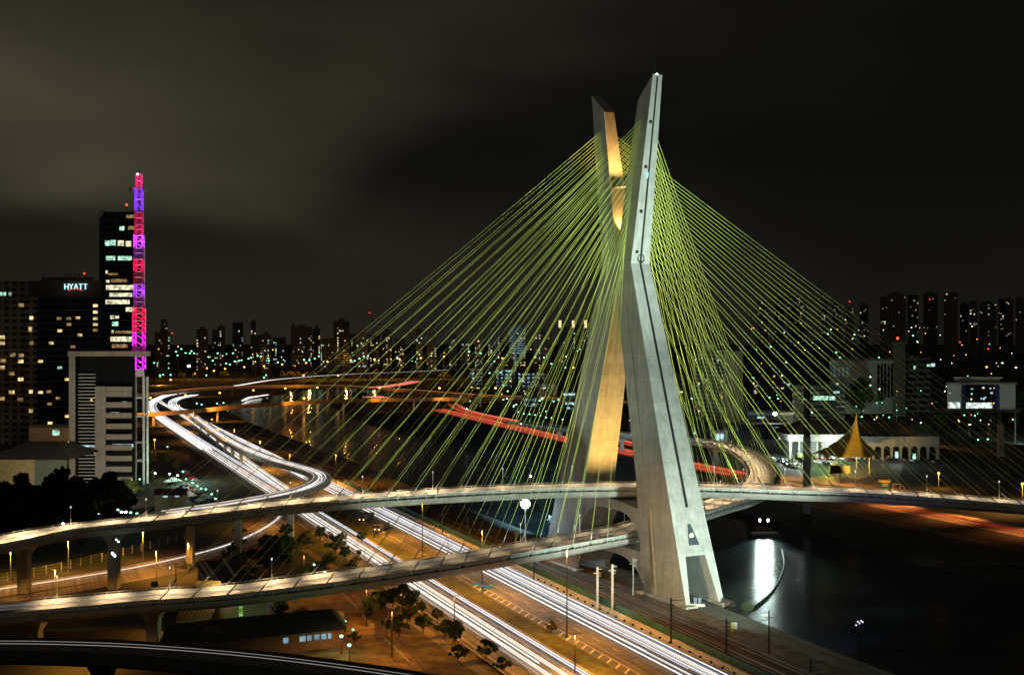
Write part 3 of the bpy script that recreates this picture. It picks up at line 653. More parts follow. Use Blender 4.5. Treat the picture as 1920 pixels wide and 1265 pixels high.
# big hotel on the left
FH = facade('hotel_facade', (.17, .13, .09), (.01, .01, .011), (5.2, 4.15), (.55, .5))
FG = facade('hotel_glass', (.035, .04, .048), (.008, .009, .012), (60., 4.15), (.99, .86))
x0, x1 = pxr(-160, 56, 790); hotel = thing('hotel_tower', 'wide dark brown hotel tower dotted with a few yellow windows', 'hotel', ((x0+x1)/2, 790, 0))
zt = pz(527, 790)
MB().pbox(x0, x1, 790, 835, -.5, zt).build('wall', FH, hotel)
xa, xb = pxr(48, 70, 785); MB().pbox(xa, xb, 785, 789.9, -.5, pz(555, 785)).build('corner_wall', FH, hotel)
xa, xb = pxr(70, 192, 784); MB().pbox(xa, xb, 784, 835, -.5, pz(556, 784)).build('glass_wing', FG, hotel)
xa2, xb2 = pxr(56, 192, 788); MB().pbox(xa2, xb2, 788, 834, pz(555.5, 788), zt).build('parapet', mat('dark_cladding', (.045, .04, .032), .8), hotel)
xa3, xb3 = pxr(78, 175, 800); MB().pbox(xa3, xb3, 800, 830, zt+.01, pz(520, 800)).build('roof', ROOFD, hotel)
xa4, xb4 = pxr(60, 140, 760); MB().pbox(xa4, xb4, 755, 783, 0, pz(800, 760)).build('podium', BEIGEP, hotel)
def hw(px, py, mi, w=10, h=6.5, Y=790): a, b = pxr(px-w/2, px+w/2, Y); pane(hotel, a, b, Y, pz(py+h/2, Y), pz(py-h/2, Y), mi)
for px, py, mi in ((40, 572, 4), (4, 632, 0), (4, 643, 0), (40, 666, 4), (39, 677, 0), (4, 689, 0), (24, 665, 4), (39, 711, 0), (22, 735, 0), (4, 747, 4), (38, 749, 4), (9, 551, 2), (19, 551, 2), (2, 551, 2), (22, 700, 4), (6, 676, 4)): hw(px, py, mi, 5 if mi == 2 else 10)
for px, py, mi in ((59, 596, 0), (57, 619, 4), (59, 643, 4), (58, 734, 0), (58, 770, 0), (57, 616, 0)): hw(px, py, mi, 7, Y=785)
for px, py, mi in ((111, 597, 4), (129, 597, 4), (146, 596, 0), (112, 620, 0), (129, 608, 4), (96, 643, 0), (76, 677, 0), (76, 735, 0), (92, 734, 4), (126, 711, 0), (109, 746, 4), (93, 757, 4), (126, 780, 0), (179, 573, 0), (179, 585, 0), (179, 597, 0), (179, 608, 0), (179, 619, 4), (150, 628, 0), (112, 689, 2), (94, 793, 0), (137, 650, 4)): hw(px, py, mi, 8.5, 5, Y=784)
xa, xb = pxr(104, 117, 760); pane(hotel, xa, xb, 755, pz(816, 755), pz(806, 755), 2)
for k in range(8):
    xa, xb = pxr(-2+k*16, 9+k*16, 755)
    if k > 3: pane(hotel, xa, xb, 755, pz(834, 755), pz(828, 755), 4)
def sign(name, label, px0, py0, py1, Y, m, arc=None):
    zt, zb = pz(py0, Y), pz(py1, Y); h = zt-zb; x = (px0-960)/F*Y; lw = h*.62; gap = h*.98*.86; s = h*.15
    root = thing(name, label, 'sign', (x, Y, zb))
    def st(*segs):
        b = MB()
        for i, (ax, az, bx, bz) in enumerate(segs): b.bar((x+ax*lw, Y-.02*i, zb+az*h), (x+bx*lw, Y-.02*i, zb+bz*h), s, .5)
        return b
    for i, segs in enumerate((((0, 0, 0, 1), (1, 0, 1, 1), (0, .5, 1, .5)), ((0, 1, .5, .5), (1, 1, .5, .5), (.5, .55, .5, 0)), ((0, 0, .5, 1), (1, 0, .5, 1)), ((0, .93, 1, .93), (.5, .95, .5, 0)), ((0, .93, 1, .93), (.5, .95, .5, 0)))):
        st(*segs).build('letter', m, root); x += gap
    if arc:
        n = 12; L = gap*4.6; xs = root.location.x
        MB().tube([(xs+gap*.7+(L-gap*1.5)*k/n, Y-.4, zb-h*.28+h*.42*math.sin(math.pi*k/n)) for k in range(n+1)], s*.5, 5).build('arc', arc, root)
    return root
sign('illuminated_sign', 'cyan lit hotel name letters reading HYATT above a red arc', 121.5, 532, 542.5, 787, emat('sign_cyan', (.55, .95, 1.), 1.3), emat('sign_red', (1., .05, .03), .8))
sign('rooftop_sign', 'unlit grey hotel name letters reading HYATT on the roof edge', 121.5, 513, 522.5, 797, mat('unlit_letters', (.16, .14, .11), .6))
# slim glass tower behind
FT = facade('tower_glass', (.03, .034, .036), (.007, .01, .012), (70., 4.6), (.99, .8))
x0, x1 = pxr(186, 253, 900); Y = 900; gt = thing('office_tower', 'slim dark glass office tower with bright yellow green lit floors', 'office tower', ((x0+x1)/2, Y, 0))
MB().pbox(x0, x1, Y, Y+30, -.5, pz(397, Y)).build('wall', FT, gt)
fin = MB(); xa, xb = pxr(181, 197, Y); fin.hexa([(xa, Y-2, pz(411, Y)), (xa+2, Y-2, pz(412, Y)), (xa+2, Y+26, pz(412, Y)), (xa, Y+26, pz(411, Y)), (xb-2, Y-2, pz(394, Y)), (xb, Y-2, pz(397, Y)), (xb, Y+26, pz(397, Y)), (xb-2, Y+26, pz(394, Y))]); fin.build('roof_fin', mat('grey_fin', (.22, .22, .2), .5), gt)
rd = random.Random(5)
def gwin(px0, px1, py0, py1, mi): xa, xb = pxr(px0, px1, Y); pane(gt, xa, xb, Y, pz(py1, Y), pz(py0, Y), mi)
for a in ((237, 252, 403, 409, 4), (224, 233, 424, 432, 2), (240, 252, 424, 431, 4), (197, 206, 451, 461, 2), (207, 217, 450, 460, 2), (221, 232, 451, 461, 1), (236, 246, 452, 462, 1), (199, 216, 480, 488, 2), (221, 247, 480, 488, 2), (198, 202, 507, 513, 1), (199, 205, 525, 530, 1), (208, 238, 523, 529, 4), (199, 250, 534.5, 543.5, 1), (205, 248, 549, 556, 1), (198, 243, 562, 570, 1), (236, 252, 576, 584, 1), (207, 214, 591, 598, 1), (216, 223, 592, 597, 1), (210, 222, 603, 611, 2), (209, 213, 619, 625, 1), (216, 247, 620, 625, 4), (207, 247, 631, 640, 1), (210, 240, 645, 652, 4), (203, 221, 512, 516, 4)): gwin(*a)
sp_ = MB(); x = (231-960)/F*Y; sp_.tube([(x, Y+8, pz(397, Y)), (x, Y+8, pz(384, Y))], .15, 5); sp_.build('antenna', STEELD, gt)
rb_ = MB(); rb_.sphere((x, Y+8, pz(382, Y)), .9); rb_.build('beacon', emat('beacon_red', (1., .08, .03), 3), gt)
# concrete framed office block in front, with the lattice mast
Y = 560; FRM = mat('frame_concrete', (.33, .31, .27), .85, var=.15, lines=3.6)
mo = thing('media_building', 'mid rise office block in a pale concrete frame with louvred glass bay', 'office building', A(212, 920, Y))
def mbx(px0, px1, py0, py1, d0, d1, name, m): xa, xb = pxr(px0, px1, Y); return MB().pbox(xa, xb, Y+d0, Y+d1, pz(py1, Y), pz(py0, Y)).build(name, m, mo)
mbx(133, 287, 658.5, 667.5, -4, 22, 'roof_slab', FRM)
mbx(135, 147, 668, 925, -4, 22, 'side_wall', FRM)
mbx(147.2, 248, 668, 925, 4, 22, 'core', mat('dark_glazing', (.012, .013, .016), .15))
mbx(181, 201, 724, 925, -2, 3.9, 'pier_wall', FRM)
for k in range(8): mbx(201.2, 249.5, 733.5+k*20+.0, 745.5+k*20-2.2, -1.8, 3.8, 'spandrel', FRM)
mbx(201.2, 249.5, 724.5, 733.0, -1.8, 3.8, 'spandrel', FRM)
mbx(201.2, 249.5, 893.6, 925, -1.8, 3.8, 'spandrel', FRM)
lv = MB()
for k in range(34): xa, xb = pxr(149, 181, Y); lv.pbox(xa, xb, Y-1.6, Y-.6, pz(702+k*6.3, Y), pz(702+k*6.3-1.1, Y))
lv.build('louvres', STEELW, mo)
mbx(149, 181, 668.2, 925, 1, 3.9, 'glass_bay', GLASSD)
for a in ((205, 222, 734, 741, 3), (225, 234, 734, 740, 4), (210, 217, 754, 759, 2), (226, 233, 753, 761, 2), (204, 218, 773, 781, 2), (220, 235, 774, 780, 4), (204, 222, 796, 802, 3), (207, 246, 833, 840, 3), (168, 172, 747, 752, 0), (175, 181, 744, 747, 0), (175, 179, 846, 851, 0), (150, 178, 834, 838, 3), (225, 244, 897, 906, 1)):
    xa, xb = pxr(a[0], a[1], Y); pane(mo, xa, xb, Y+(-1.85 if a[0] < 200 and False else 3.0 if a[0] > 201 else .9), pz(a[3], Y), pz(a[2], Y), a[4])
# lattice mast
Y = 572
lm = thing('lattice_mast', 'tall lattice broadcast mast glowing red, violet and magenta on white legs', 'broadcast mast', A(262, 908, Y))
xc = (261-960)/F*Y; wd = 2.9
LATM = mat('lattice_paint', (.6, .58, .6), .5)
leg = MB()
for sx, sy in ((-1, -1), (1, -1), (1, 1), (-1, 1)): leg.bar((xc+sx*wd*(1 if sx > 0 else .9), Y+sy*wd, 0), (xc+sx*wd*(1 if sx > 0 else .9), Y+sy*wd, pz(706, Y)), .9)
for py in (745, 780, 828, 862):
    for sy in (-1, 1): leg.bar((xc-wd, Y+sy*wd, pz(py, Y)), (xc+wd, Y+sy*wd, pz(py, Y)), .7)
leg.build('legs', mat('white_column', (.62, .66, .66), .7), lm)
MB().pbox(xc-wd-.6, xc+wd+.6, Y-wd-.6, Y+wd+.6, pz(705.5, Y), pz(692, Y)).build('collar', WHITEP, lm)
secs = [(326, 352, (1, .02, .20), .55), (352, 395, (.20, .03, 1.), .95), (397, 420, (.8, .01, .12), .3), (420, 440, (.9, .01, .12), .4), (440, 464, (.55, .05, 1.), 1.2), (464, 485, (.30, .05, .45), .16), (485, 508, (1., .01, .10), .65), (508, 532, (.6, .02, .08), .16), (532, 556, (.4, .04, 1.), .9), (556, 576, (.45, .04, .4), .2), (576, 600, (1., .01, .08), .85), (600, 622, (1., .01, .12), .9), (622, 648, (.85, .02, .7), 1.1), (648, 658, (.4, .03, .35), .2), (668, 691.5, (.8, .02, 1.), 1.2)]
for i, (p0, p1, c, e) in enumerate(secs):
    z1, z0 = pz(p0, Y), pz(p1, Y); w0 = 1.15 if p0 < 350 else (1.5 if p0 < 440 else (1.9 if p0 < 560 else 2.3)); em = emat(f'glow_bar_tint_{i}', c, e*1.7)
    b = MB(); cs = [(-1, -1), (1, -1), (1, 1), (-1, 1)]
    for k in range(4):
        a, d = cs[k], cs[(k+1) % 4]; P = lambda q, z: Vector((xc+q[0]*w0, Y+q[1]*w0, z))
        b.bar(P(a, z0), P(a, z1), .38); b.bar(P(a, z1-.3), P(d, z1-.3), .25); b.bar(P(a, (z0+z1)/2), P(d, (z0+z1)/2), .2)
    f = b.build('lattice_frame', LATM, lm)
    b = MB()
    for k in (0, 1, 3):
        a, d = cs[k], cs[(k+1) % 4]; zm = (z0+z1)/2
        b.bar(P(a, z1-.3), P(d, zm), .30); b.bar(P(a, zm), P(d, z0), .30); b.bar(P(a, z0), P(a, z1), .42)
    b.build('glow_bar', em, f)  # added glowing bars, the coloured floodlighting put into the lattice itself
    light('POINT', (xc, Y, (z0+z1)/2), None, c, 2600*e, .6, name='mast_glow')
if True:
    b = MB(); 
    b.tube([(xc, Y, pz(326, Y)), (xc, Y, pz(312, Y))], .12, 5); b.build('antenna', STEELD, lm)
    for sx in (-1, 1):
        b = MB(); c = Vector((xc+sx*3.2, Y-1, pz(356, Y))); b.tube([c, c+Vector((sx*.3, -.6, 0))], 1.35, 14); b.tube([c, Vector((xc, Y, c.z))], .2, 5); b.build('dish', STEELG, lm)
    b = MB(); b.sphere((xc, Y-2.4, pz(328, Y)), .45); b.build('beacon', emat('lamp_white', (1, 1, 1), 6), lm)
# low hall behind the dark trees
Y = 520; x0, x1 = pxr(-25, 126, Y); hall = thing('gable_hall', 'low gabled hall with dark roof behind the black trees', 'hall', ((x0+x1)/2, Y, 0))
MB().pbox(x0, (65-960)/F*Y, Y, Y+40, 0, pz(861, Y)).build('wall', mat('ochre_wall', (.28, .22, .12), .9), hall)
MB().pbox((65-960)/F*Y, x1, Y+.05, Y+40, 0, pz(862, Y)).build('side_wall', mat('green_grey_wall', (.10, .12, .09), .9), hall)
rf = MB(); zt = pz(861, Y); rf.hexa([(x0-1, Y-1, zt), (x1+1, Y-1, zt), (x1+1, Y+41, zt), (x0-1, Y+41, zt), (x0+9, Y+18, zt+6), (x1-9, Y+18, zt+6), (x1-9, Y+22, zt+6), (x0+9, Y+22, zt+6)]); rf.build('roof', ROOFD, hall)
block('car_park_kiosk', 'low beige car park building behind the upper deck', 'building', 290, 351, 928, 455, 16, BEIGEP, roof=(ROOFD, .5), lit=((306, 929.5, 314, 931.5, 3), (328, 929, 336, 931, 3)))
# yard buildings below the lower deck
Y = 283; x0, x1 = pxr(412, 499, Y); wb = thing('yard_block', 'plain grey white building with two green lit slit windows', 'building', ((x0+x1)/2, Y, 0))
MB().box(x0, x1, Y, Y+14, 0, 9.4).build('wall', WHITEP, wb); MB().box(x0-.2, x1+.2, Y-.2, Y+14.2, 9.41, 9.9).build('roof', ROOFD, wb)
for p0, p1 in ((1136, 1154), (1161, 1174)):
    xa, xb = pxr(448, 455, Y); z1, z0 = pz(p0, Y), pz(p1, Y); b = MB(); b.box(xa, xb, Y-.12, Y+.05, z0, z1); wo = b.build('window', winmat('window_lime', (.45, .9, .2), .5), wb)
    f = MB(); 
    for k in range(1, 4): f.box(xa, xb, Y-.18, Y-.13, z0+(z1-z0)*k/4-.05, z0+(z1-z0)*k/4+.05)
    f.build('glazing_bar', STEELD, wo)
Y = 279; x0, x1 = pxr(360, 404, Y); lc = thing('loading_canopy', 'bright yellow lit loading canopy with slatted roof beside the grey building', 'canopy', ((x0+x1)/2, Y, 0))
b = MB(); b.hexa([(x0-2, Y-6, 4.2), (x1, Y-6, 4.2), (x1, Y+7, 8.2), (x0-3, Y+7, 8.2), (x0-2, Y-6, 4.5), (x1, Y-6, 4.5), (x1, Y+7, 8.5), (x0-3, Y+7, 8.5)]); b.build('roof', mat('rust_sheet', (.22, .12, .05), .7), lc)
b = MB()
for k in range(8): xx = x0-2+k*(x1-x0+2)/7.5; b.bar((xx, Y-6, 4.62), (xx, Y+7, 8.62), .22)
b.build('roof_rib', mat('rib_paint', (.35, .22, .1), .7), lc)
b = MB()
for xx in (x0-1.5, x1-.4):
    for yy in (Y-5.5, Y+6): b.bar((xx, yy, 0), (xx, yy, 4.3 if yy < Y else 8.1), .3)
b.build('post', STEELG, lc)
b = MB(); b.box(x0-1, x1-.5, Y+7.2, Y+7.5, 0, 11); b.build('wall', mat('yellow_wall', (.5, .36, .12), .8), lc)
light('POINT', (x0+5, Y+3.5, 9.8), None, (1, .72, .3), 900, .3, name='canopy_lamp')
Y0 = 268; x0, x1 = pxr(345, 640, Y0); lr = thing('long_shed', 'long low red walled shed with dark corrugated hip roof and lit windows', 'shed', ((x0+x1)/2, Y0, 0))
dx_, dy_ = (x1-x0), 9
P = lambda a, b_, z: (x0+dx_*a-2.5*b_, Y0-16+16*a+14*b_, z)
MB().hexa([P(0, 0, 0), P(1, 0, 0), P(1, 1, 0), P(0, 1, 0), P(0, 0, 4.2), P(1, 0, 4.2), P(1, 1, 4.2), P(0, 1, 4.2)]).build('wall', BRICKR, lr)
rf = MB(); rf.hexa([P(-.03, -.1, 4.2), P(1.03, -.1, 4.2), P(1.03, 1.1, 4.2), P(-.03, 1.1, 4.2), P(.0, .45, 7), P(.94, .45, 7), P(.94, .55, 7), P(.0, .55, 7)]); rr_ = rf.build('roof', ROOFD, lr)
cb = MB()
for k in range(60): a = .0+.94*k/59; cb.bar(P(a, -.09, 4.28), P(a, .45, 7.06), .10)
cb.build('corrugation', mat('roof_rib_dark', (.09, .085, .075), .8), rr_)
for a, b_ in ((.66, .69), (.755, .79), (.80, .825), (.84, .87), (.88, .91), (.92, .94)):
    wv = MB(); wv.hexa([P(a, -.012, 2.2), P(b_, -.012, 2.2), P(b_, .01, 2.2), P(a, .01, 2.2), P(a, -.012, 3.3), P(b_, -.012, 3.3), P(b_, .01, 3.3), P(a, .01, 3.3)]); wv.build('window', winmat('window_shed', (.5, .8, 1.), .4), lr)
c = G(713, 1196); kt = thing('guard_tower', 'small pink guard tower with wavy clay tile roof beside the earth yard', 'guard tower', c)
b = MB(); b.box(c.x-1.25, c.x+1.25, c.y, c.y+2.5, 0, 4.9); b.build('wall', mat('pink_render', (.36, .22, .18), .85), kt)
b = MB(); b.box(c.x+.1, c.x+.8, c.y-.06, c.y+.02, 3.2, 4.3); b.build('window', GLASSD, kt)
b = MB(); b.hexa([(c.x-1.8, c.y-.6, 4.91), (c.x+1.8, c.y-.6, 4.91), (c.x+1.8, c.y+3.1, 4.91), (c.x-1.8, c.y+3.1, 4.91), (c.x-1.8, c.y-.6, 5.05), (c.x+1.8, c.y-.6, 5.05), (c.x+1.5, c.y+2.4, 6.1), (c.x-1.5, c.y+2.4, 6.1)])
for k in range(9): b.tube([(c.x-1.7+k*.425, c.y-.65, 5.06), (c.x-1.42+k*.355, c.y+2.4, 6.12)], .13, 5)
b.build('roof', TILEM, kt)
# flat roof pavilion between the decks
zt = 7.; C4 = [G(366, 1052, zt), G(452, 1048, zt), G(478, 1092, zt), G(400, 1098, zt)]
pv = thing('flat_roof_pavilion', 'dark flat roofed pavilion with pale roof beams between the two decks', 'pavilion', (C4[0]+C4[2])/2*1.0)
b = MB(); b.hexa([v-Vector((0, 0, .6)) for v in C4]+C4); b.build('roof', ROOFD, pv)
cc = (C4[0]+C4[2])/2; b = MB(); b.hexa([Vector(((v.x-cc.x)*.9+cc.x, (v.y-cc.y)*.9+cc.y, 0)) for v in C4]+[Vector(((v.x-cc.x)*.9+cc.x, (v.y-cc.y)*.9+cc.y, zt-.62)) for v in C4]); b.build('wall', DECKC, pv)
for t in (.06, .17, .62):
    b = MB(); b.bar(C4[0].lerp(C4[1], t)+Vector((0, 0, .25)), C4[3].lerp(C4[2], t)+Vector((0, 0, .25)), .55, .45); b.build('roof_beam', PALEC, pv)

# right bank buildings
ap = thing('apartment_block', 'pale apartment block with blank lit gable behind the cables', 'apartment block', A(1345, 790, 1010))
q0, q1, q2, q3 = A(1300, 790, 1030), A(1357, 790, 990), A(1393, 790, 1015), A(1340, 790, 1060)
zt = 59; 
b = MB(); b.hexa([Vector((v.x, v.y, 0)) for v in (q0, q1, q2, q3)]+[Vector((v.x, v.y, zt)) for v in (q0, q1, q2, q3)]); b.build('wall', facade('apartment_facade', (.32, .29, .18), (.03, .03, .025), (3.1, 3.3), (.5, .5)), ap)
n = (q2-q1).cross(Vector((0, 0, 1))).normalized()*.15
b = MB(); b.hexa([Vector((v.x, v.y, 0)) for v in (q1+n, q2+n, q2, q1)]+[Vector((v.x, v.y, zt-.5)) for v in (q1+n, q2+n, q2, q1)]); b.build('gable_wall', mat('cream_gable', (.40, .36, .22), .9, var=.12), ap)
xa, xb = pxr(1318, 1338, 1030); MB().box(xa, xb, 1020, 1036, zt+.01, zt+5).build('roof', BEIGEP, ap)
rd = random.Random(11); dd = (q1-q0); nn_ = Vector((dd.y, -dd.x, 0)).normalized()
for k in range(17):
    t = rd.randint(0, 7)/8+.04; z = 4+3.3*rd.randint(0, 15); a = q0+dd*t; a2 = q0+dd*(t+.05); b = MB()
    b.hexa([Vector((v.x, v.y, z)) for v in (a+nn_*.12, a2+nn_*.12, a2, a)]+[Vector((v.x, v.y, z+1.5)) for v in (a+nn_*.12, a2+nn_*.12, a2, a)]); b.build('window', WIN[rd.choice((0, 0, 1, 4, 4, 3))], ap)
Y = 690; ws = thing('white_store', 'long white showroom with dark hip roof and arched openings beside the tent', 'store', A(1620, 880, Y))
def wsb(a, c, t, bt, d0, d1, name, m, par=ws): xa, xb = pxr(a, c, Y); return MB().box(xa, xb, Y+d0, Y+d1, pz(bt, Y), pz(t, Y)).build(name, m, par)
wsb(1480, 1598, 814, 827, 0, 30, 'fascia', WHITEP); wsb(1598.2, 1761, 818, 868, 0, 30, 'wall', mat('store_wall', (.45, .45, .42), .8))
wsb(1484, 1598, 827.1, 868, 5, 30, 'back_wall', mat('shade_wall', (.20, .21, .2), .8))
for k in range(7): wsb(1481+k*17, 1483+k*17, 827.1, 868, 0, 1.0, 'column', WHITEP)
for k in range(9):
    xa, xb = pxr(1606+k*17, 1618+k*17, Y); z0, z1 = pz(866, Y), pz(842, Y); b = MB(); b.box(xa, xb, Y-.15, Y+.1, z0, z1); b.tube([((xa+xb)/2, Y-.17, z1), ((xa+xb)/2, Y+.1, z1)], (xb-xa)/2-.05, 14); b.build('arched_opening', GLASSD, ws)
xa, xb = pxr(1478, 1720, Y); zt = pz(814, Y); b = MB(); b.hexa([(xa-1, Y-.5, zt), (xb, Y-.5, zt), (xb, Y+32, zt), (xa-1, Y+32, zt), (xa+12, Y+12, zt+7), (xb-8, Y+12, zt+7), (xb-8, Y+20, zt+7), (xa+12, Y+20, zt+7)]); b.build('roof', mat('brown_roof', (.10, .07, .05), .8), ws)
for k in range(11): xa, xb = pxr(1520+k*5.2, 1524.6+k*5.2, Y); pane(ws, xa, xb, Y+5.9, pz(862, Y), pz(829, Y), 3)
for k, p in enumerate((1608, 1627, 1661, 1678, 1711)): xa, xb = pxr(p, p+6, Y); pane(ws, xa, xb, Y-.2, pz(860, Y), pz(846+k % 3*4, Y), (3, 4, 4, 3, 2)[k])
bm_ = block('green_shed', 'small green lit rooftop building behind the white showroom', 'building', 1706, 1747, 799, 760, 18, mat('green_panel', (.12, .3, .16), .8), base=0)
block('showroom_annex', 'small white annex with blue glazing beside the curved viaduct', 'building', 1340, 1364, 806, 800, 14, WHITEP, roof=(ROOFD, .5), lit=((1343, 812, 1349, 824, 3), (1351, 812, 1357, 824, 3)))
block('dark_warehouse', 'dark pitched warehouse behind the floodlight', 'warehouse', 1385, 1478, 800, 830, 40, mat('warehouse_wall', (.07, .08, .075), .8), roof=(ROOFD, 2.), lit=((1460, 817, 1464, 826, 3), (1452, 798.5, 1460, 801, 2)))
block('white_slab_block', 'white slab roofed office with lit blue green window strip', 'office building', 1402, 1487, 778, 880, 26, mat('grey_wall', (.17, .18, .17), .8), roof=(WHITEP, 2.2), lit=((1420, 781, 1433, 784, 3),))
block('stepped_office', 'stepped grey office with bright white green lit window strips', 'office building', 1486, 1584, 722, 980, 40, facade('stepped_facade', (.16, .17, .15), (.03, .035, .03), (9, 4.4), (.9, .4)), lit=((1525, 742, 1553, 750, 2), (1555, 743, 1566, 750, 2), (1563, 733, 1574, 737, 3), (1567, 718, 1572, 721, 2), (1486, 737, 1490, 742, 4)))
block('roof_office', 'small upper office storey set back on the stepped block', 'building', 1498, 1540, 706, 1030, 24, mat('grey_wall2', (.12, .13, .12), .8))
Y = 1120; ar = block('arcaded_building', 'white building with tall dark arched bays beyond the dark tree', 'building', 1556, 1684, 676, Y, 40, WHITEP, roof=(mat('pale_roof', (.25, .25, .22), .8), 2))
for k in range(6): 
    xa, xb = pxr(1645+k*6.3, 1649.4+k*6.3, Y); b = MB(); z0, z1 = pz(745, Y), pz(684, Y); b.box(xa, xb, Y-.1, Y+.1, z0, z1); b.tube([((xa+xb)/2, Y-.1, z1), ((xa+xb)/2, Y+.1, z1)], (xb-xa)/2, 12); b.build('arched_window', GLASSD, ar)
for k in range(4): xa, xb = pxr(1563+k*8, 1567+k*8, Y); pane(ar, xa, xb, Y, pz(706, Y), pz(688, Y), winmat('window_faint', (.4, .7, .65), .10))
sl = block('slab_tower', 'plain dim slab tower with a red light on top', 'tower', 1674, 1698, 640, 1080, 22, mat('slab_wall', (.16, .14, .10), .85))
b = MB(); c = A(1683, 634, 1085); b.sphere(c, 1.2); b.build('beacon', emat('beacon_red', (1, .08, .03), 3), sl); b = MB(); b.tube([c, (c.x, c.y, pz(640, 1080))], .12, 5); b.build('antenna', STEELD, sl)
block('floor_slab_office', 'dark office of stacked floor slabs beside the slab tower', 'office building', 1699, 1745, 668, 1090, 24, facade('slab_facade', (.13, .13, .11), (.02, .02, .02), (80, 5.2), (.99, .6)), lit=((1738, 683, 1745, 687, 2), (1746, 681, 1753, 687, 3), (1713, 686, 1717, 692, 2)))
Y = 905; ls = thing('lit_showroom', 'modern showroom with white panels, blue columns and a glowing ground floor', 'showroom', A(1840, 790, Y))
def lsb(a, c, t, bt, d0, d1, name, m): xa, xb = pxr(a, c, Y); return MB().pbox(xa, xb, Y+d0, Y+d1, pz(bt, Y), pz(t, Y)).build(name, m, ls)
lsb(1776, 1803, 721, 767, 0, 20, 'wall', WHITEP); lsb(1874, 1904, 721, 768, 0, 20, 'wall', WHITEP)
BLU = mat('blue_panel', (.03, .06, .25), .5); lsb(1804, 1811, 721, 767, -.4, 20, 'column', BLU); lsb(1866, 1873, 721, 767, -.4, 20, 'column', BLU)
lsb(1811.2, 1865.8, 721, 767, 4, 20, 'glazing', GLASSD); lsb(1773, 1906, 717.5, 720.9, -1, 22, 'cornice', STEELG); lsb(1792, 1884, 707, 710, 4, 16, 'roof_beam', WHITEP); lsb(1796, 1880, 710.2, 717.3, 6, 14, 'attic', DECKC)
for a in ((1778, 754, 1800, 766, 2), (1813, 755, 1864, 767, 2)): xa, xb = pxr(a[0], a[2], Y); pane(ls, xa, xb, Y+(0 if a[0] < 1800 else 3.9), pz(a[3], Y), pz(a[1], Y), winmat('window_white', (.85, 1., .9), 1.1))
rd = random.Random(3)
for k in range(9): p = 1813+rd.random()*48; t = 724+rd.random()*24; xa, xb = pxr(p, p+rd.uniform(1.5, 5), Y); pane(ls, xa, xb, Y+3.9, pz(t+rd.uniform(2, 4), Y), pz(t, Y), rd.choice((2, 3, 1, 3)))
b = MB(); Yt = 800; xa, xb = pxr(1738, 1912, Yt); z0, z1 = pz(772, Yt), pz(766, Yt)
for z in (z0, z1):
    for yy in (Yt, Yt+2.2): b.bar((xa, yy, z), (xb, yy, z), .3)
for k in range(44): xx = xa+(xb-xa)*k/43; b.bar((xx, Yt, z0), (xx, Yt, z1), .16); b.bar((xx, Yt, z0), (min(xx+(xb-xa)/43, xb), Yt, z1), .12)
tr = thing('truss_footbridge', 'long grey truss footbridge in front of the lit showroom', 'footbridge', ((xa+xb)/2, Yt, 0)); b.build('truss', STEELG, tr)
for p in (1742, 1826, 1905): 
    xx = (p-960)/F*Yt; q = MB(); q.bar((xx, Yt+1, 0), (xx, Yt+1, z0), .8); q.build('post', STEELD, tr)
# tensile tent
Yt = 640; tent = thing('tensile_tent', 'golden lit tensile tent rising to a thin curved peak beside the car park', 'tent', A(1592, 862, Yt))
b = MB(); apex = A(1606, 779, Yt); cor = [A(1524, 849, Yt-6), A(1570, 858, Yt-36), A(1630, 858, Yt-30), A(1656, 852, Yt-4), A(1640, 845, Yt+22), A(1580, 838, Yt+26)]
n, mm = 8, len(cor)*4
loop = []
for i in range(len(cor)):
    a, c = cor[i], cor[(i+1) % len(cor)]
    for k in range(4):
        t = k/4; v = a.lerp(c, t); v += (Vector((apex.x, apex.y, v.z))-v)*.12*math.sin(math.pi*t); loop.append(v)
for j in range(n+1):
    t = j/n; 
    for v in loop:
        r = (1-t)**(1.75 if v.x < apex.x else 2.7)*.985+.015; zz = v.z+(apex.z-v.z)*t**1.15; b.v.append(Vector((apex.x+(v.x-apex.x)*r, apex.y+(v.y-apex.y)*r, zz)))
b.f += [(j*mm+k, j*mm+(k+1) % mm, (j+1)*mm+(k+1) % mm, (j+1)*mm+k) for j in range(n) for k in range(mm)]
b.build('canopy', mat('tent_fabric', (.62, .48, .16), .7, var=.12), tent, smooth=True)
b = MB(); b.tube([(apex.x, apex.y, 0), (apex.x, apex.y, apex.z+1)], .3, 6); b.build('mast', STEELG, tent)
for c in cor[:4]:
    b = MB(); b.tube([(c.x, c.y, 0), c], .18, 5); b.build('post', STEELG, tent)
light('SPOT', (apex.x-16, apex.y-58, 2.5), (apex.x-3, apex.y, 13), (1, .56, .07), 200000, .4, 48, .7, name='tent_floodlight')
light('POINT', (apex.x-2, apex.y, 6), None, (1, .8, .35), 1500, .5, name='tent_lamp')

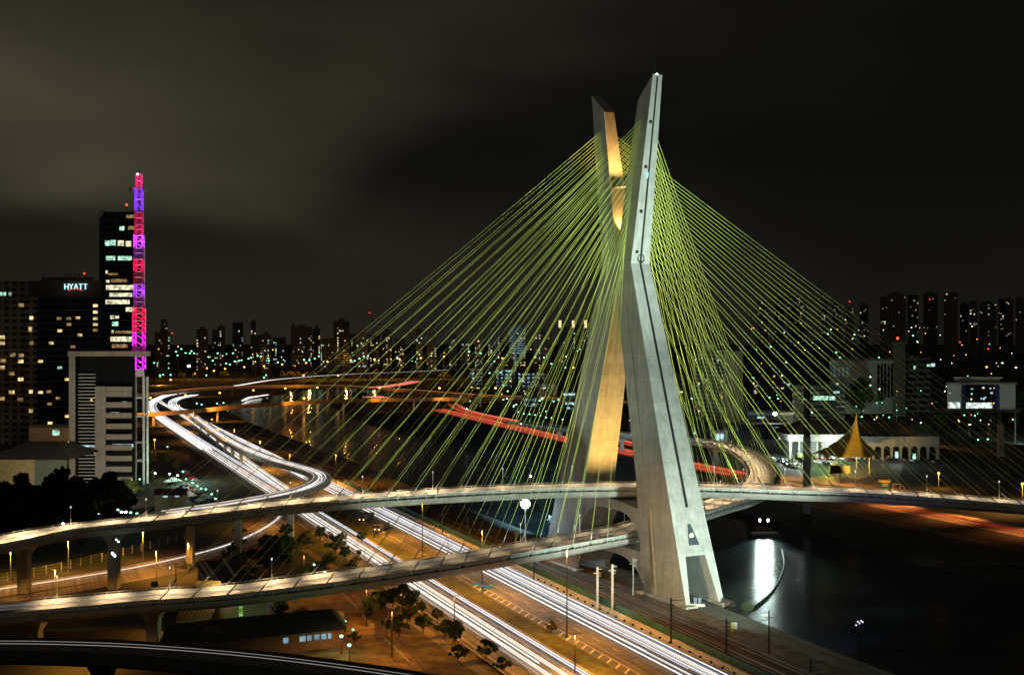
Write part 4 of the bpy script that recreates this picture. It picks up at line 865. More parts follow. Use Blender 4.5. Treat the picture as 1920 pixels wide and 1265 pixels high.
# far skyline
SKM = [facade('sky_facade_a', (.085, .08, .068), (.02, .02, .02), (6, 5), (.5, .5)), facade('sky_facade_b', (.12, .11, .09), (.03, .03, .03), (7, 5), (.5, .5)), facade('sky_facade_c', (.05, .05, .052), (.012, .012, .014), (40, 5), (.95, .55))]
sk = [(290, 318, 622), (302, 314, 598), (368, 390, 617), (398, 412, 618), (408, 422, 612), (436, 456, 604), (470, 480, 602), (480, 495, 628), (488, 508, 626), (512, 536, 632), (545, 585, 612), (548, 552, 606), (586, 600, 616), (601, 625, 634), (625, 655, 602), (655, 668, 626), (668, 690, 622), (690, 712, 628), (716, 735, 622), (740, 760, 634), (780, 792, 618), (800, 818, 640), (842, 856, 628), (862, 880, 636), (890, 905, 632), (915, 940, 620), (955, 985, 612), (1000, 1030, 618), (1046, 1123, 612), (1125, 1150, 626)]
adj = ['narrow', 'broad', 'dim', 'plain', 'grey', 'dark', 'slender', 'squat', 'twin lit', 'faint']
rd = random.Random(21)
for i, (a, c, t) in enumerate(sk):
    Y = rd.uniform(2300, 3000); x0, x1 = pxr(a, c, Y); zt = pz(t, Y)
    r = thing('distant_tower', 'dark high rise with scattered lit windows on the far skyline', 'high rise', ((x0+x1)/2, Y, 0), 'high rises on the far skyline')
    MB().pbox(x0, x1, Y, Y+25, 0, zt).build('wall', SKM[i % 3], r)
    if i % 2 == 0: MB().pbox(x0+(x1-x0)*.3, x0+(x1-x0)*.7, Y+4, Y+20, zt+.01, zt+rd.uniform(3, 7)).build('roof', SKM[i % 3], r)
    n = int(min(26, 4+(c-a)*.55)); cols = max(2, int((c-a)/3.2)); fl = int((zt-8)/5)
    warm = rd.random(); hot = rd.randrange(cols)
    for k in range(n):
        cx = hot if rd.random() < .5 else rd.randrange(cols); fz = rd.randint(2, max(3, fl-1)); wx = x0+(cx+.25)*(x1-x0)/cols
        pane(r, wx, wx+rd.uniform(.35, .75)*(x1-x0)/cols, Y, fz*5+.8, fz*5+rd.uniform(2.4, 4), rd.choice((0, 1, 0, 4, 1) if warm < .45 else (2, 3, 2, 1, 4)))
    if i == 28:
        for p in (1050, 1075, 1098, 1119): xa, xb = pxr(p-2.5, p+2.5, Y); pane(r, xa, xb, Y, pz(614, Y), pz(598, Y)-3, winmat('window_gold', (1., .75, .35), 1.6))
        r['label'] = 'wide far building with four gold lit vertical bands'; r['group'] = 'landmarks on the far skyline'
rd = random.Random(33)
DIMW = [winmat('window_dim_cream', (1., .8, .5), .35), winmat('window_dim_cool', (.7, 1., .95), .3)]
for i, (a, c, t, bq) in enumerate([(1420, 1440, 560, 0), (1452, 1470, 556, 0), (1478, 1500, 552, 0), (1500, 1512, 566, 0), (1540, 1552, 560, 0), (1560, 1576, 566, 0), (1585, 1600, 572, 0), (1612, 1628, 568, 0), (1650, 1664, 552, 0), (1663, 1698, 538, 0), (1702, 1722, 540, 0), (1731, 1758, 537, 0), (1770, 1796, 535, 0), (1800, 1816, 566, 0), (1818, 1832, 560, 0), (1836, 1868, 564, 0), (1872, 1882, 556, 0), (1882, 1900, 548, 0), (1904, 1935, 545, 0), (1935, 1960, 560, 0)]):
    Y = rd.uniform(2350, 2620); x0, x1 = pxr(a, c, Y); zt = pz(t+(13 if t < 550 else 4), Y); zb = max(0, hz_((x0+x1)/2, Y)-12)
    r = thing('hilltop_tower', 'dark apartment tower standing on the wooded hill crest', 'apartment tower', ((x0+x1)/2, Y, zb), 'apartment towers on the hill crest')
    MB().pbox(x0, x1, Y, Y+25, zb, zt).build('wall', SKM[(i+1) % 3], r)
    if i % 2: MB().pbox(x0+(x1-x0)*.25, x0+(x1-x0)*.75, Y+4, Y+20, zt+.01, zt+4).build('roof', SKM[(i+1) % 3], r)
    cols = max(2, int((c-a)/3.2))
    for k in range(rd.randint(3, 9)):
        cx = rd.randrange(cols); z = rd.uniform(zt-75, zt-4); wx = x0+(cx+.25)*(x1-x0)/cols
        if z > hz_((x0+x1)/2, Y-300): pane(r, wx, wx+1.6+rd.random(), Y, z, z+rd.uniform(1.6, 3), rd.choice((DIMW[0], DIMW[1], DIMW[0], 4, 1)))
# mid distance blocks beyond the river
rd = random.Random(8)
for i, (a, c, t, Y) in enumerate([(1052, 1094, 735, 1150), (1168, 1200, 778, 1080), (972, 1024, 700, 1500), (1010, 1045, 720, 1400), (880, 905, 690, 1700), (930, 965, 690, 1650), (1240, 1285, 700, 1350), (1400, 1430, 700, 1300), (1440, 1485, 690, 1400), (1296, 1330, 720, 1250), (980, 1010, 745, 1250)]):
    x0, x1 = pxr(a, c, Y); zt = pz(t, Y)
    r = thing('city_block', ['white lit office with three rows of bright windows left of the far leg', 'dark office with two bright window rows between the tower legs'][i] if i < 2 else 'dark city building across the river with a few lights', 'building', ((x0+x1)/2, Y, 0), None if i < 2 else 'dark buildings across the river')
    MB().pbox(x0, x1, Y, Y+30, 0, zt).build('wall', SKM[(i+1) % 3] if i > 1 else SKM[1], r); MB().pbox(x0-.4, x1+.4, Y-.4, Y+30.4, zt+.01, zt+1).build('roof', ROOFD, r)
    if i == 0: ws_ = [(1057, 737, 1064, 741), (1066, 737, 1078, 741), (1060, 753, 1064, 758), (1066, 754, 1076, 759), (1064, 763, 1069, 769), (1071, 764, 1077, 771)]
    elif i == 1: ws_ = [(1174+k*4.4, p, 1177.2+k*4.4, p+4) for k in range(6) for p in (787, 796)]
    else: ws_ = [(lambda p, q: (p, q, p+rd.uniform(2, 6), q+rd.uniform(1.5, 3)))(rd.uniform(a+1, c-6), rd.uniform(t+3, t+38)) for k in range(5)]
    for w_ in ws_: xa, xb = pxr(w_[0], w_[2], Y); pane(r, xa, xb, Y, pz(w_[3], Y), pz(w_[1], Y), 3 if i < 2 else rd.choice((2, 3, 4, 0)))

# ------------------------------------------------------------------ lamps
LAMP_S = emat('lamp_sodium', (1., .42, .07), 6); LAMP_M = emat('lamp_mercury', (.25, 1., .5), 4); LAMP_W = emat('lamp_cool', (.75, 1., .95), 10); LAMP_R = emat('lamp_red', (1., .05, .03), 4)
def head_lamp(name, loc, h, r, em, label, group=None, cat='street lamp', pole=.12, arm=0):
    root = thing(name, label, cat, loc, group)
    b = MB(); b.tube([Vector(loc), Vector(loc)+Vector((0, 0, h))], pole, 5, pole*.7)
    if arm: b.tube([Vector(loc)+Vector((0, 0, h-.1)), Vector(loc)+Vector((arm, 0, h+.2))], pole*.6, 5)
    b.build('pole', STEELD if em is not LAMP_S else STEELG, root)
    b = MB(); b.sphere(Vector(loc)+Vector((arm, 0, h+r*.6)), r, 8, 6, .7); b.build('lamp_head', em, root)
    return root
def lamp_at(px, pyh, Y, r, em, label, group, name='street_lamp'):
    p = A(px, pyh, Y); b = 0.
    if Y > 1700 and px > 1150: b = max(0, hz_(p.x, p.y))
    if p.z-b < 3: p.z = b+3
    return head_lamp(name, (p.x, p.y, b), p.z-b, r, em, label, group)
for px, py in ((342, 704), (366, 701), (401, 696), (422, 692), (458, 689), (495, 687), (529, 684), (574, 681), (614, 679), (658, 676), (702, 675), (749, 674), (789, 672), (832, 669)):
    lamp_at(px, py, 2150, 1.6, LAMP_S, 'orange street lamp above the far row of orange lit trees', 'lamps of the far tree lined avenue')
for px, py, Y in ((320, 713, 1500), (388, 691, 1900), (569, 704.5, 1550), (634, 705, 1550), (412, 737.5, 1400), (475, 732.5, 1420), (535, 729, 1440), (595, 727.5, 1440), (712, 728, 1400), (824, 728.5, 1350), (929, 728.5, 1300), (348, 742, 1300), (282, 747, 1280), (570, 748, 1200), (897, 640, 2400), (942, 672, 1900), (1075, 690, 1700)):
    lamp_at(px, py, Y, 1.25, LAMP_S, 'orange street lamp near the river bridges', 'lamps around the river bridges')
for px, pyh, pyb, lab in ((88, 834, 857, 'orange street lamp in front of the hotel behind the gabled hall'), (129, 830, 850, 'orange street lamp beside the frame of the office block'), (290, 825, 846, 'orange street lamp above the yellow trees beside the lattice mast'), (1760, 888, 914, 'orange glowing street lamp behind the upper deck on the dark bank'), (1917, 908, 935, 'orange street lamp at the far end of the upper deck'), (1850, 689, 700, 'bright orange lamp on the hill side road above the showroom'), (1905, 690, 700, 'brightest orange lamp on the hill side road')):
    Y = G(px, pyb).y if pyb > 720 else 1300; p = A(px, pyh, Y); r_ = head_lamp('street_lamp', (p.x, Y, 0), p.z, .62 if Y < 900 else 1.1, LAMP_S, lab)
    if pyb > 720: light('POINT', (p.x, Y-1.5, p.z-.9), None, SOD, 3500, .3, name='sodium_light')
rd = random.Random(17)
MG = 'green mercury lamps of the distant district'
for px, py, Y in ((330, 660, 0), (340, 655, 0), (348, 662.5, 0), (356, 663, 0), (359, 659, 0), (364, 663, 0), (408, 663, 0), (437, 663, 0), (333, 667, 0), (391, 670, 0), (399, 677, 0), (424, 682, 0), (431, 684, 0), (440, 678, 0), (448, 677, 0), (453, 676, 0), (466, 673, 0), (471, 671, 0), (483, 668, 0), (489, 669, 0), (503, 672, 0), (504, 677, 0), (521, 680, 0), (300, 704, 0), (306, 703, 0), (320, 703.5, 0), (300, 709, 0), (387, 705, 0), (289, 681, 0), (570, 675, 0), (580, 676, 0), (590, 673, 0), (598, 669, 0), (665, 677, 0), (674, 673, 0), (682, 669, 0), (690, 668, 0), (499, 711, 0), (369, 757, 1), (378, 759, 1), (407, 757, 1), (419, 756, 1), (495, 756, 0), (880, 660, 0), (901, 663, 0), (918, 700, 0), (927, 678, 0), (944, 723, 1), (952, 734, 1), (944, 750, 1), (963, 763, 1), (968, 759, 1), (972, 773, 1), (982, 776, 1), (993, 777, 1), (1003, 778.5, 1), (1013, 780, 1), (1018, 747, 1), (1012, 752, 1), (1038, 753, 1), (1047, 750, 1), (1024, 783, 1), (1034, 784, 1), (1055, 787, 1), (1079, 791, 1), (1091, 792, 1), (1003, 670, 0), (1020, 671, 0), (1034, 683, 0), (1060, 690, 0), (1297, 748, 1), (1302, 813, 1), (1445, 651, 0), (1474, 680, 0), (1552, 627, 0), (1602, 628, 0), (1568, 671, 0), (1648, 671, 0), (1575, 716, 0), (1632, 723, 1), (1712, 630, 0), (1720, 641, 0), (1616, 782, 1), (1640, 787, 1), (1667, 783, 1), (1808, 779, 1), (1828, 780, 1), (1899, 787, 1), (1834, 825, 1), (1852, 824, 1), (1700, 824, 1), (1443, 746, 1), (1459, 748, 1), (1880, 700, 0)):
    Y = 780+rd.random()*40 if Y else rd.uniform(2000, 2250)
    if py > 770 and px < 1300: Y = 860
    lamp_at(px, py, Y, .55 if Y < 1000 else 1.45, LAMP_M, 'green white lamp glowing in the dark district beyond the river', MG)
for k in range(60):
    px = rd.uniform(870, 1290) if k < 30 else rd.uniform(1400, 1915); Y = rd.uniform(820, 1500); p0 = A(px, 700, Y); h_ = rd.uniform(5, 11)
    head_lamp('street_lamp', (p0.x, Y, 0), h_, rd.uniform(.28, .5)*Y/900, rd.choice((LAMP_M, LAMP_M, LAMP_S, LAMP_W)), 'green white lamp glowing in the dark district beyond the river' if False else 'small lamp among the dark blocks beyond the river', 'small lamps beyond the river')
for k in range(34):
    px = rd.uniform(1400, 1900); Y = rd.uniform(760, 1000); py = rd.uniform(700, 815); p0 = A(px, py, Y)
    head_lamp('street_lamp', (p0.x, Y, 0), max(4, p0.z), rd.uniform(.25, .45), rd.choice((LAMP_M, LAMP_M, LAMP_W, LAMP_S)), 'small lamp among the dark blocks beyond the river', 'small lamps beyond the river')
WG = 'small lights scattered across the distant city'
for k in range(70):
    px = rd.choice((rd.uniform(290, 1130), rd.uniform(1400, 1900))); Y = rd.uniform(1900, 2300); py = rd.uniform(650, 688) if px < 1200 else rd.uniform(600, 690)
    lamp_at(px, py, Y, rd.uniform(.5, .95), rd.choice((LAMP_M, LAMP_S, LAMP_S, LAMP_W)), 'tiny light in the distant city below the skyline', WG, 'distant_lamp')
for px, py, Y in ((158, 513, 800), (323, 625, 2400), (1743, 562, 2450), (1593, 566, 2400), (693, 587, 2600), (1800, 642, 1900), (1853, 655, 1900)):
    p = A(px, py, Y); lamp_at(px, py, Y, .8 if Y < 1000 else 1.2, LAMP_R, 'red warning light on a thin pole above the roofs', 'red warning lights', 'warning_light') if Y > 1000 else None
p = A(158, 513, 812); r_ = thing('warning_light', 'red warning light on the hotel roof above the name signs', 'warning light', (p.x, p.y, pz(520, 812)))
b = MB(); b.tube([(p.x, p.y, pz(521, 812)), p], .12, 5); b.build('pole', STEELD, r_); b = MB(); b.sphere(p, .7); b.build('lamp_head', LAMP_R, r_)
# car park lamps on the left
for px, py in ((291, 888), (318, 889), (333, 892), (343, 885), (349, 899), (361, 906), (370, 912), (377, 917), (386, 918), (397, 927), (404, 936), (262, 899), (253, 918), (314, 838)):
    Y = G(px, py+16).y; lamp_at(px, py, Y, .48, LAMP_M if px % 3 else LAMP_W, 'small green white lamp over the parked cars beside the expressway', 'car park lamps')
for px, py in ((186, 966), (173, 970), (245, 962), (221, 957), (228, 961), (236, 961), (257, 964), (206, 968), (14, 994), (30, 995), (76, 990), (118, 983), (8, 985)):
    lamp_at(px, py, 420, .5 if px > 100 else .4, LAMP_M if px % 2 else LAMP_W, 'green white lamp shining under the dark trees behind the upper deck', 'lamps under the dark trees')
for px, py, pb, lab in ((388, 1187, 1215, 'green glowing floodlight beside the lit canopy, right one'), (381, 1179, 1207, 'green glowing floodlight beside the lit canopy, left one'), (640, 1194, 1225, 'green white yard floodlight at the corner of the long shed'), (655, 1211, 1245, 'green white yard floodlight nearest the flyover'), (647, 1165, 1185, 'small green lamp between the yard trees and the shed'), (662, 1181, 1200, 'double green lamp in the earth yard'), (589, 1059, 1075, 'white ground lamp under the lawn trees'), (609, 1072, 1085, 'white ground lamp beside the lower deck edge')):
    c = G(px, pb); p = A(px, py, c.y); head_lamp('yard_floodlight', (c.x, c.y, 0), max(1, p.z), .42 if pb > 1202 else .28, LAMP_M if pb > 1100 else LAMP_W, lab, None, 'floodlight')
    if pb > 1206 or pb < 1100: light('POINT', (c.x, c.y-.9, max(1, p.z)+.2), None, (.5, 1., .4), 420 if pb > 1100 else 260, .3, name='mercury_light')
# the starburst floodlight behind the deck and its companion
c = A(985, 944, 383); fl = thing('floodlight_mast', 'blinding white floodlight cluster on a mast left of the tower', 'floodlight mast', (c.x, c.y, 0))
b = MB(); b.tube([(c.x, c.y, -2), (c.x, c.y, c.z+1.5)], .2, 6); b.build('pole', STEELG, fl)
b = MB(); b.bar((c.x-1.6, c.y, c.z), (c.x+1.6, c.y, c.z), .3, 1.6); b.build('head_frame', STEELG, fl)
LB = emat('lamp_blinding', (.80, 1., .95), 45)
for k in range(7): b = MB(); q = Vector((c.x+(1.0*math.cos(k*1.047) if k < 6 else 0), c.y-.3-(k == 6)*.5, c.z+(1.0*math.sin(k*1.047) if k < 6 else 0))); b.sphere(q, .42 if k < 6 else .72, 12, 8); b.build('lamp', LB, fl)
c2 = A(991, 922, 388); b = MB(); b.sphere(c2, .5); b.build('lamp', LAMP_W, fl); b = MB(); b.sphere(A(995, 892, 388), .35); b.build('lamp', LAMP_W, fl)
b = MB(); b.tube([c, c2, A(995, 892, 388)], .1, 5); b.build('bracket', STEELG, fl)
light('SPOT', (c.x, c.y+1, c.z+1), (24, 590, -2), (.35, .75, 1.), 3000000, .4, 38, 1., name='river_floodlight')
c = A(1453, 778, 835); fl2 = head_lamp('floodlight', (c.x, c.y, 0), c.z, 1.5, emat('lamp_blinding_two', (1, .96, .95), 25), 'bright white star like floodlight on a pole above the dark warehouse', None, 'floodlight', .25)
light('POINT', (c.x, c.y-3, c.z+1), None, (1, .97, .95), 9000, .5, name='white_floodlight')
c = A(354, 688, 1900); head_lamp('floodlight', (c.x, c.y, 0), c.z, 2.6, emat('lamp_white_far', (1, .98, .9), 9), 'bright white distant floodlight above the expressway bend', None, 'floodlight', .3)
# pontoon lights in the river
c = G(1433, 1000, -1.6); pn = thing('river_pontoon', 'small pontoon with two white floodlights shining on the river', 'pontoon', c)
b = MB(); b.box(c.x-4.5, c.x+4.5, c.y-.8, c.y+.8, -1.7, -1.1); b.build('float', DECKC, pn)
for k, px in enumerate((1424.5, 1440)):
    q = A(px, 975, c.y); b = MB(); b.tube([(q.x, c.y, -1.1), q], .12, 5); b.build('post', STEELD, pn); b = MB(); b.sphere(q, .32, sz=1.5); b.build('lamp', emat('lamp_river', (.8, 1., .92), 30), pn)
    light('SPOT', q+Vector((0, -1, .3)), G(1432, 1080, -1.6), (.75, 1., .88), 160000, .3, 46, .8, name='water_floodlight')
pts2 = [G(x, y, -1.5) for x, y in ((1466, 1030), (1470, 1055), (1464, 1080), (1449, 1106), (1430, 1124), (1408, 1140))]
p = spline(pts2, 1.); bo = MB(); bo.tube(p, .12, 5); bm_o = bo.build('floating_boom', mat('boom_dark', (.03, .03, .03), .7)); tag(bm_o, 'thin dark floating boom curving along the right side of the lit river water', 'boom')
for i in range(0, len(p)-2, 3): MB().tube(p[i:i+2], .2, 6).build('float', mat('boom_pale', (.10, .10, .095), .7), bm_o)
c = G(1612, 1250); p = A(1611, 1166, c.y); rm = thing('floodlight_mast', 'dark mast with a cluster of small violet white lamps at the near river edge', 'floodlight mast', (c.x, c.y, -1))
b = MB(); b.tube([(c.x, c.y, -2), p], .12, 6); b.build('pole', STEELD, rm); b = MB(); b.bar(p-Vector((.9, 0, .2)), p+Vector((.9, 0, .2)), .15, .8); b.build('head_frame', STEELD, rm)
for k in range(5): b = MB(); b.sphere(p+Vector((-.7+.35*k, -.2, (-.5, .2, -.15, .35, .1)[k])), .11); b.build('lamp', emat('lamp_violet', (.8, .75, 1.), 3.5), rm)
light('SPOT', p+Vector((0, .6, 0)), G(1500, 1040, -1.6), (.2, .35, 1.), 25000, .3, 60, .9, name='blue_floodlight')

# poles along the decks and roads
def deck_pole(path, L, d, side, label, h=5.4, lit=True, pw=700, post=True):
    if d < 0 or d > L[-1]: return
    p, n = at_len(path, L, d); q = p+n*side*5.9
    if lit: light('SPOT', q-n*side*4.6+Vector((0, 0, 5.2)), q-n*side*4.6, (1., .72, .40), pw*1.3, .3, 122, .9, name='deck_light')
    if not post: return
    root = thing('deck_light_pole', label, 'light pole', q)
    b = MB(); b.tube([q+Vector((0, 0, -.15)), q+Vector((0, 0, h))], .10, 6, .08); b.build('pole', STEELW, root)
    b = MB(); b.box(q.x-.14, q.x+.14, q.y-.14, q.y+.14, q.z+h+.005, q.z+h+.5); b.build('lamp_head', emat('lamp_deck', (1., .97, .88), .9), root)
for k in range(-18, 18):
    d = ULc+k*10+6
    deck_pole(upper_path, ULen, d, -1, 'slim white light pole on the far edge of the upper deck', lit=True, pw=11000 if k < -5 else 5200, post=k % 2 == 0)
for k in range(-14, 38):
    d = LLc+k*12+8; deck_pole(lower_path, LLen, d, -1, 'slim white light pole on the far edge of the lower deck', lit=True, pw=9000 if k < -8 else (9000 if k > 2 else 2200), post=k % 2 == 0)
for o in [o for o in COL.objects if o.name.startswith('deck_light_pole')]: o['group'] = 'upper deck light poles' if 'upper' in o['label'] else 'lower deck light poles'
def mast_lamp(px, pyb, h, label, pw=9000, m=STEELD, lit=True, col=SOD, name='tall_street_lamp'):
    c = G(px, pyb); root = thing(name, label, 'street lamp', c)
    b = MB(); b.tube([c, c+Vector((0, 0, h))], .17, 6, .10); b.build('pole', m, root)
    b = MB()
    for s in (-1, 1): b.bar(c+Vector((0, 0, h)), c+Vector((s*1.1, 0, h+.15)), .14)
    b.build('lamp_arm', m, root)
    if lit: light('SPOT', c+Vector((0, -.5, h-.2)), c+Vector((0, -.5, 0)), col, pw, .4, 158, .35, name='sodium_light')
for a in ((1063, 1195, 20, 'tallest dark lamp mast standing beside the small median tree', 42000), (904, 1113, 17, 'dark lamp mast on the median grass near the kerb', 40000), (792, 1043, 17, 'dark lamp mast seen behind the lower deck cables', 40000), (701, 1008, 15, 'lamp mast beside the two parked trucks', 42000), (630, 908, 14, 'lamp mast between the ramp and the river bank', 30000), (570, 1110, 10, 'thin lamp pole at the lawn edge', 4500), (687, 1174, 9, 'thin lamp pole beside the earth yard road', 5000), (735, 1232, 10, 'pale lamp pole between guard tower and footpath', 5500), (852, 1190, 9, 'lamp pole beside the path near the dark round tree', 4000), (1078, 1262, 8, 'short bent lamp pole near the median tip', 16000)):
    mast_lamp(*a)
for q, pw in ((560, 42000), (640, 42000), (730, 42000), (830, 40000), (930, 40000), (1030, 40000)):
    c = U(108, q); root = thing('tall_street_lamp', 'tall lamp mast beside the distant white streaked carriageway', 'street lamp', c, 'lamp masts of the far carriageway')
    b = MB(); b.tube([c, c+Vector((0, 0, 15))], .16, 6, .1); b.build('pole', STEELD, root); b = MB(); b.bar(c+Vector((-1, 0, 15.05)), c+Vector((1, 0, 15.05)), .16); b.build('lamp_arm', STEELD, root)
    light('SPOT', c+Vector((0, -.5, 14.8)), c, SOD, pw, .4, 155, .4, name='sodium_light')
for px, pyb, h, lab, pw in ((58, 1000+150, 6, 'short lamp pole beside the lower left side road', 0), (103, 1125, 8, 'white pole between the two decks beside the side road', 8000), (216, 1095, 14, 'pole with two small white lamps below the upper deck pier', 0), (268, 1050, 9, 'orange lit pole beside the curved slip road fence', 11000), (353, 1075, 9, 'slim pole in front of the curved slip road', 11000), (293, 1085, 8, 'lamp pole in the middle of the curved slip road verge', 10000), (128, 1072, 9, 'orange lit lamp pole beside the slip road, farther left', 10000), (330, 1105, 7, 'lamp pole beside the dark pavilion roof', 0), (500, 985, 10, 'lamp pole where the slip road leaves the carriageway', 9000), (20, 1090, 9, 'lamp pole at the left end of the slip road', 12000)):
    mast_lamp(px, pyb, h, lab, pw, STEELG, pw > 0)
for q in (A(213, 1038, 318), A(216, 1016, 322)): pass
b = MB(); rt = thing('pier_floodlight', 'pair of small white floodlights on the left deck pier', 'floodlight', A(213, 1038, 322))
b.bar(A(209, 1040, 322), A(218, 1040, 322), .3); b.build('bracket', STEELD, rt)
for px, py in ((211, 1037), (215, 1041), (218, 1011), (222, 1015)): b = MB(); b.sphere(A(px, py, 321.5), .33 if py > 1030 else .2); b.build('lamp', LAMP_W, rt)
for px, pyb, pyt, lab, mm in ((1120, 1145, 1062, 'pale concrete utility pole beside the railway, left one', PALEC), (1148, 1150, 1057, 'pale concrete utility pole beside the railway, right one', PALEC), (1258, 1205, 1120, 'dark catenary pole behind the barrier wall', STEELD), (1362, 1228, 1160, 'dark catenary pole with a single arm beside the service path', STEELD), (1442, 1225, 1143, 'dark catenary pole with two long arms near the river bank', STEELD), (1187, 1115, 1045, 'catenary pole beneath the lower crossbeam', STEELG), (1520, 1262, 1235, 'short dark pole beside the near service path', STEELD), (967, 1025, 990, 'catenary pole with square lamps left of the far leg', STEELG), (1030, 1010, 965, 'grey pole on the railway behind the lower deck', STEELG), (877, 1010, 965, 'catenary pole between the decks over the tracks', STEELD), (1001, 1090, 1050, 'short post beside the teal fence', STEELD), (830, 1000, 960, 'catenary pole under the upper deck', STEELD)):
    c = G(px, pyb); p = A(px, pyt, c.y); r_ = thing('utility_pole', lab, 'pole', c)
    b = MB(); b.bar(c, p, .42 if mm is PALEC else .28); b.build('pole', mm, r_)
    b = MB(); z = p.z-.6; k = -1 if px in (1442,) else 1
    b.bar((c.x-.9, c.y, z-1), (c.x+.9, c.y, z-1), .15); b.bar((c.x, c.y, z), (c.x+k*(2.8 if mm is STEELD else 1.1), c.y-.3, z+.1), .14)
    b.bar((c.x, c.y, z-1.6), (c.x+k*(2.2 if mm is STEELD else .9), c.y-.3, z-1.6), .12); b.build('cross_arm', mm, r_)
b = MB()
for u in (139.4, 144.4):
    b.tube([U(u, q, 6.2-.25*math.sin((q-80) % 50/50*math.pi)) for q in range(80, 700, 5)], .035, 4)
tag(b.build('overhead_wire', STEELD), 'pair of thin overhead wires above the railway tracks', 'wire')
# river bank power column and its twin
for px, pyb, pyt, pym, w_, lab in ((1513, 962, 818, 692, 2.4, 'tall concrete column with a dark lattice pole on top behind the upper deck'), (1876, 855, 795, 770, 3.0, 'orange lit concrete column on the far right bank')):
    c = G(px, pyb); r_ = thing('power_column', lab, 'power column', c); zt = A(px, pyt, c.y).z; zm = A(px, pym, c.y).z
    b = MB(); b.box(c.x-w_/2, c.x+w_/2, c.y-w_/2, c.y+w_/2, -2.5, zt); b.build('column', DECKC, r_)
    b = MB(); b.bar((c.x, c.y, zt), (c.x, c.y, zm), w_*.7)
    for k in range(3): b.bar((c.x-2.5, c.y, zm-.5-4*k), (c.x+2.5, c.y, zm-.5-4*k), .3)
    b.build('steel_pole', STEELD, r_)

# ------------------------------------------------------------------ trees
def crown_mesh(seed, blobs, n, leaf, m, sx=1.):
    rd = random.Random(seed); b = MB()
    for k in range(n):
        c, r = rd.choice(blobs)
        v = Vector((rd.gauss(0, 1), rd.gauss(0, 1), rd.gauss(0, 1))).normalized()*r*rd.uniform(.45, 1.05); v.z *= .8; p = Vector(c)+v
        a = Vector((rd.gauss(0, 1), rd.gauss(0, 1), rd.gauss(0, .6))).normalized(); d = a.orthogonal().normalized(); e = a.cross(d); s = leaf*rd.uniform(.6, 1.5)
        b.add([p-d*s-e*s*.7, p+d*s-e*s*.6, p+d*s*.8+e*s*.7, p-d*s*.9+e*s*.6], [(0, 1, 2, 3)])
    return b
def make_tree(seed, h, m, name='tree', leaf=.3, n=1500, spread=.46, trunk=.2):
    rd = random.Random(seed); root = thing(name, '', 'tree', (0, 0, -500), None, True)
    blobs = []
    for k in range(18):
        a = rd.random()*6.28; r = spread*h*rd.random()**.7; z = h*(trunk+.10+(.78-trunk)*rd.random()*(1-.5*r/(spread*h))); blobs.append(((math.cos(a)*r, math.sin(a)*r, z), h*rd.uniform(.07, .17)))
    b = MB(); b.tube([(0, 0, -.3), (h*.01, 0, h*.25), (-h*.01, h*.01, h*.6)], h*.026, 7, h*.012)
    for c, r in blobs: b.tube([(0, 0, h*trunk*.9), (c[0]*.5, c[1]*.5, h*trunk+(c[2]-h*trunk)*.45), c], h*.012, 5, h*.004)
    b.build('trunk', TRUNKM, root); crown_mesh(seed, blobs, n, leaf*h/8, m).build('crown', m, root)
    return root
protos = {'big': make_tree(1, 20, LEAFD, n=3600, leaf=.2, spread=.3, trunk=.2), 'big2': make_tree(2, 20, LEAFD, n=3600, leaf=.2, spread=.26, trunk=.15), 'mid': make_tree(3, 8, LEAFG, n=2600, leaf=.17), 'mid2': make_tree(4, 8, LEAFG, n=2600, leaf=.17, spread=.33), 'oli': make_tree(5, 8, LEAFO, n=2200, leaf=.19), 'oli2': make_tree(6, 8, LEAFO, n=2200, leaf=.19, spread=.36)}
def plant(kind, px, pyb, h, label, group=None, Y=None, seed=[0]):
    base = {'big': 20, 'big2': 20}.get(kind, 8); seed[0] += 1; c = G(px, pyb) if Y is None else Vector(((px-960)/F*Y, Y, 0))
    return dup(protos[kind], c, seed[0]*1.7, h/base, label, group)
for px, Y, h in ((-20, 430, 21), (12, 415, 20), (38, 440, 23), (66, 420, 19), (92, 436, 20), (118, 450, 24), (135, 425, 20), (158, 440, 19), (182, 430, 22), (206, 445, 23), (226, 436, 17), (25, 400, 16), (80, 395, 15), (150, 400, 15), (196, 402, 15), (-50, 420, 20)):
    plant(('big', 'big2')[px % 2], px, 0, h, 'tall black unlit tree in the dense clump behind the upper deck', 'dark tree clump behind the upper deck', Y)
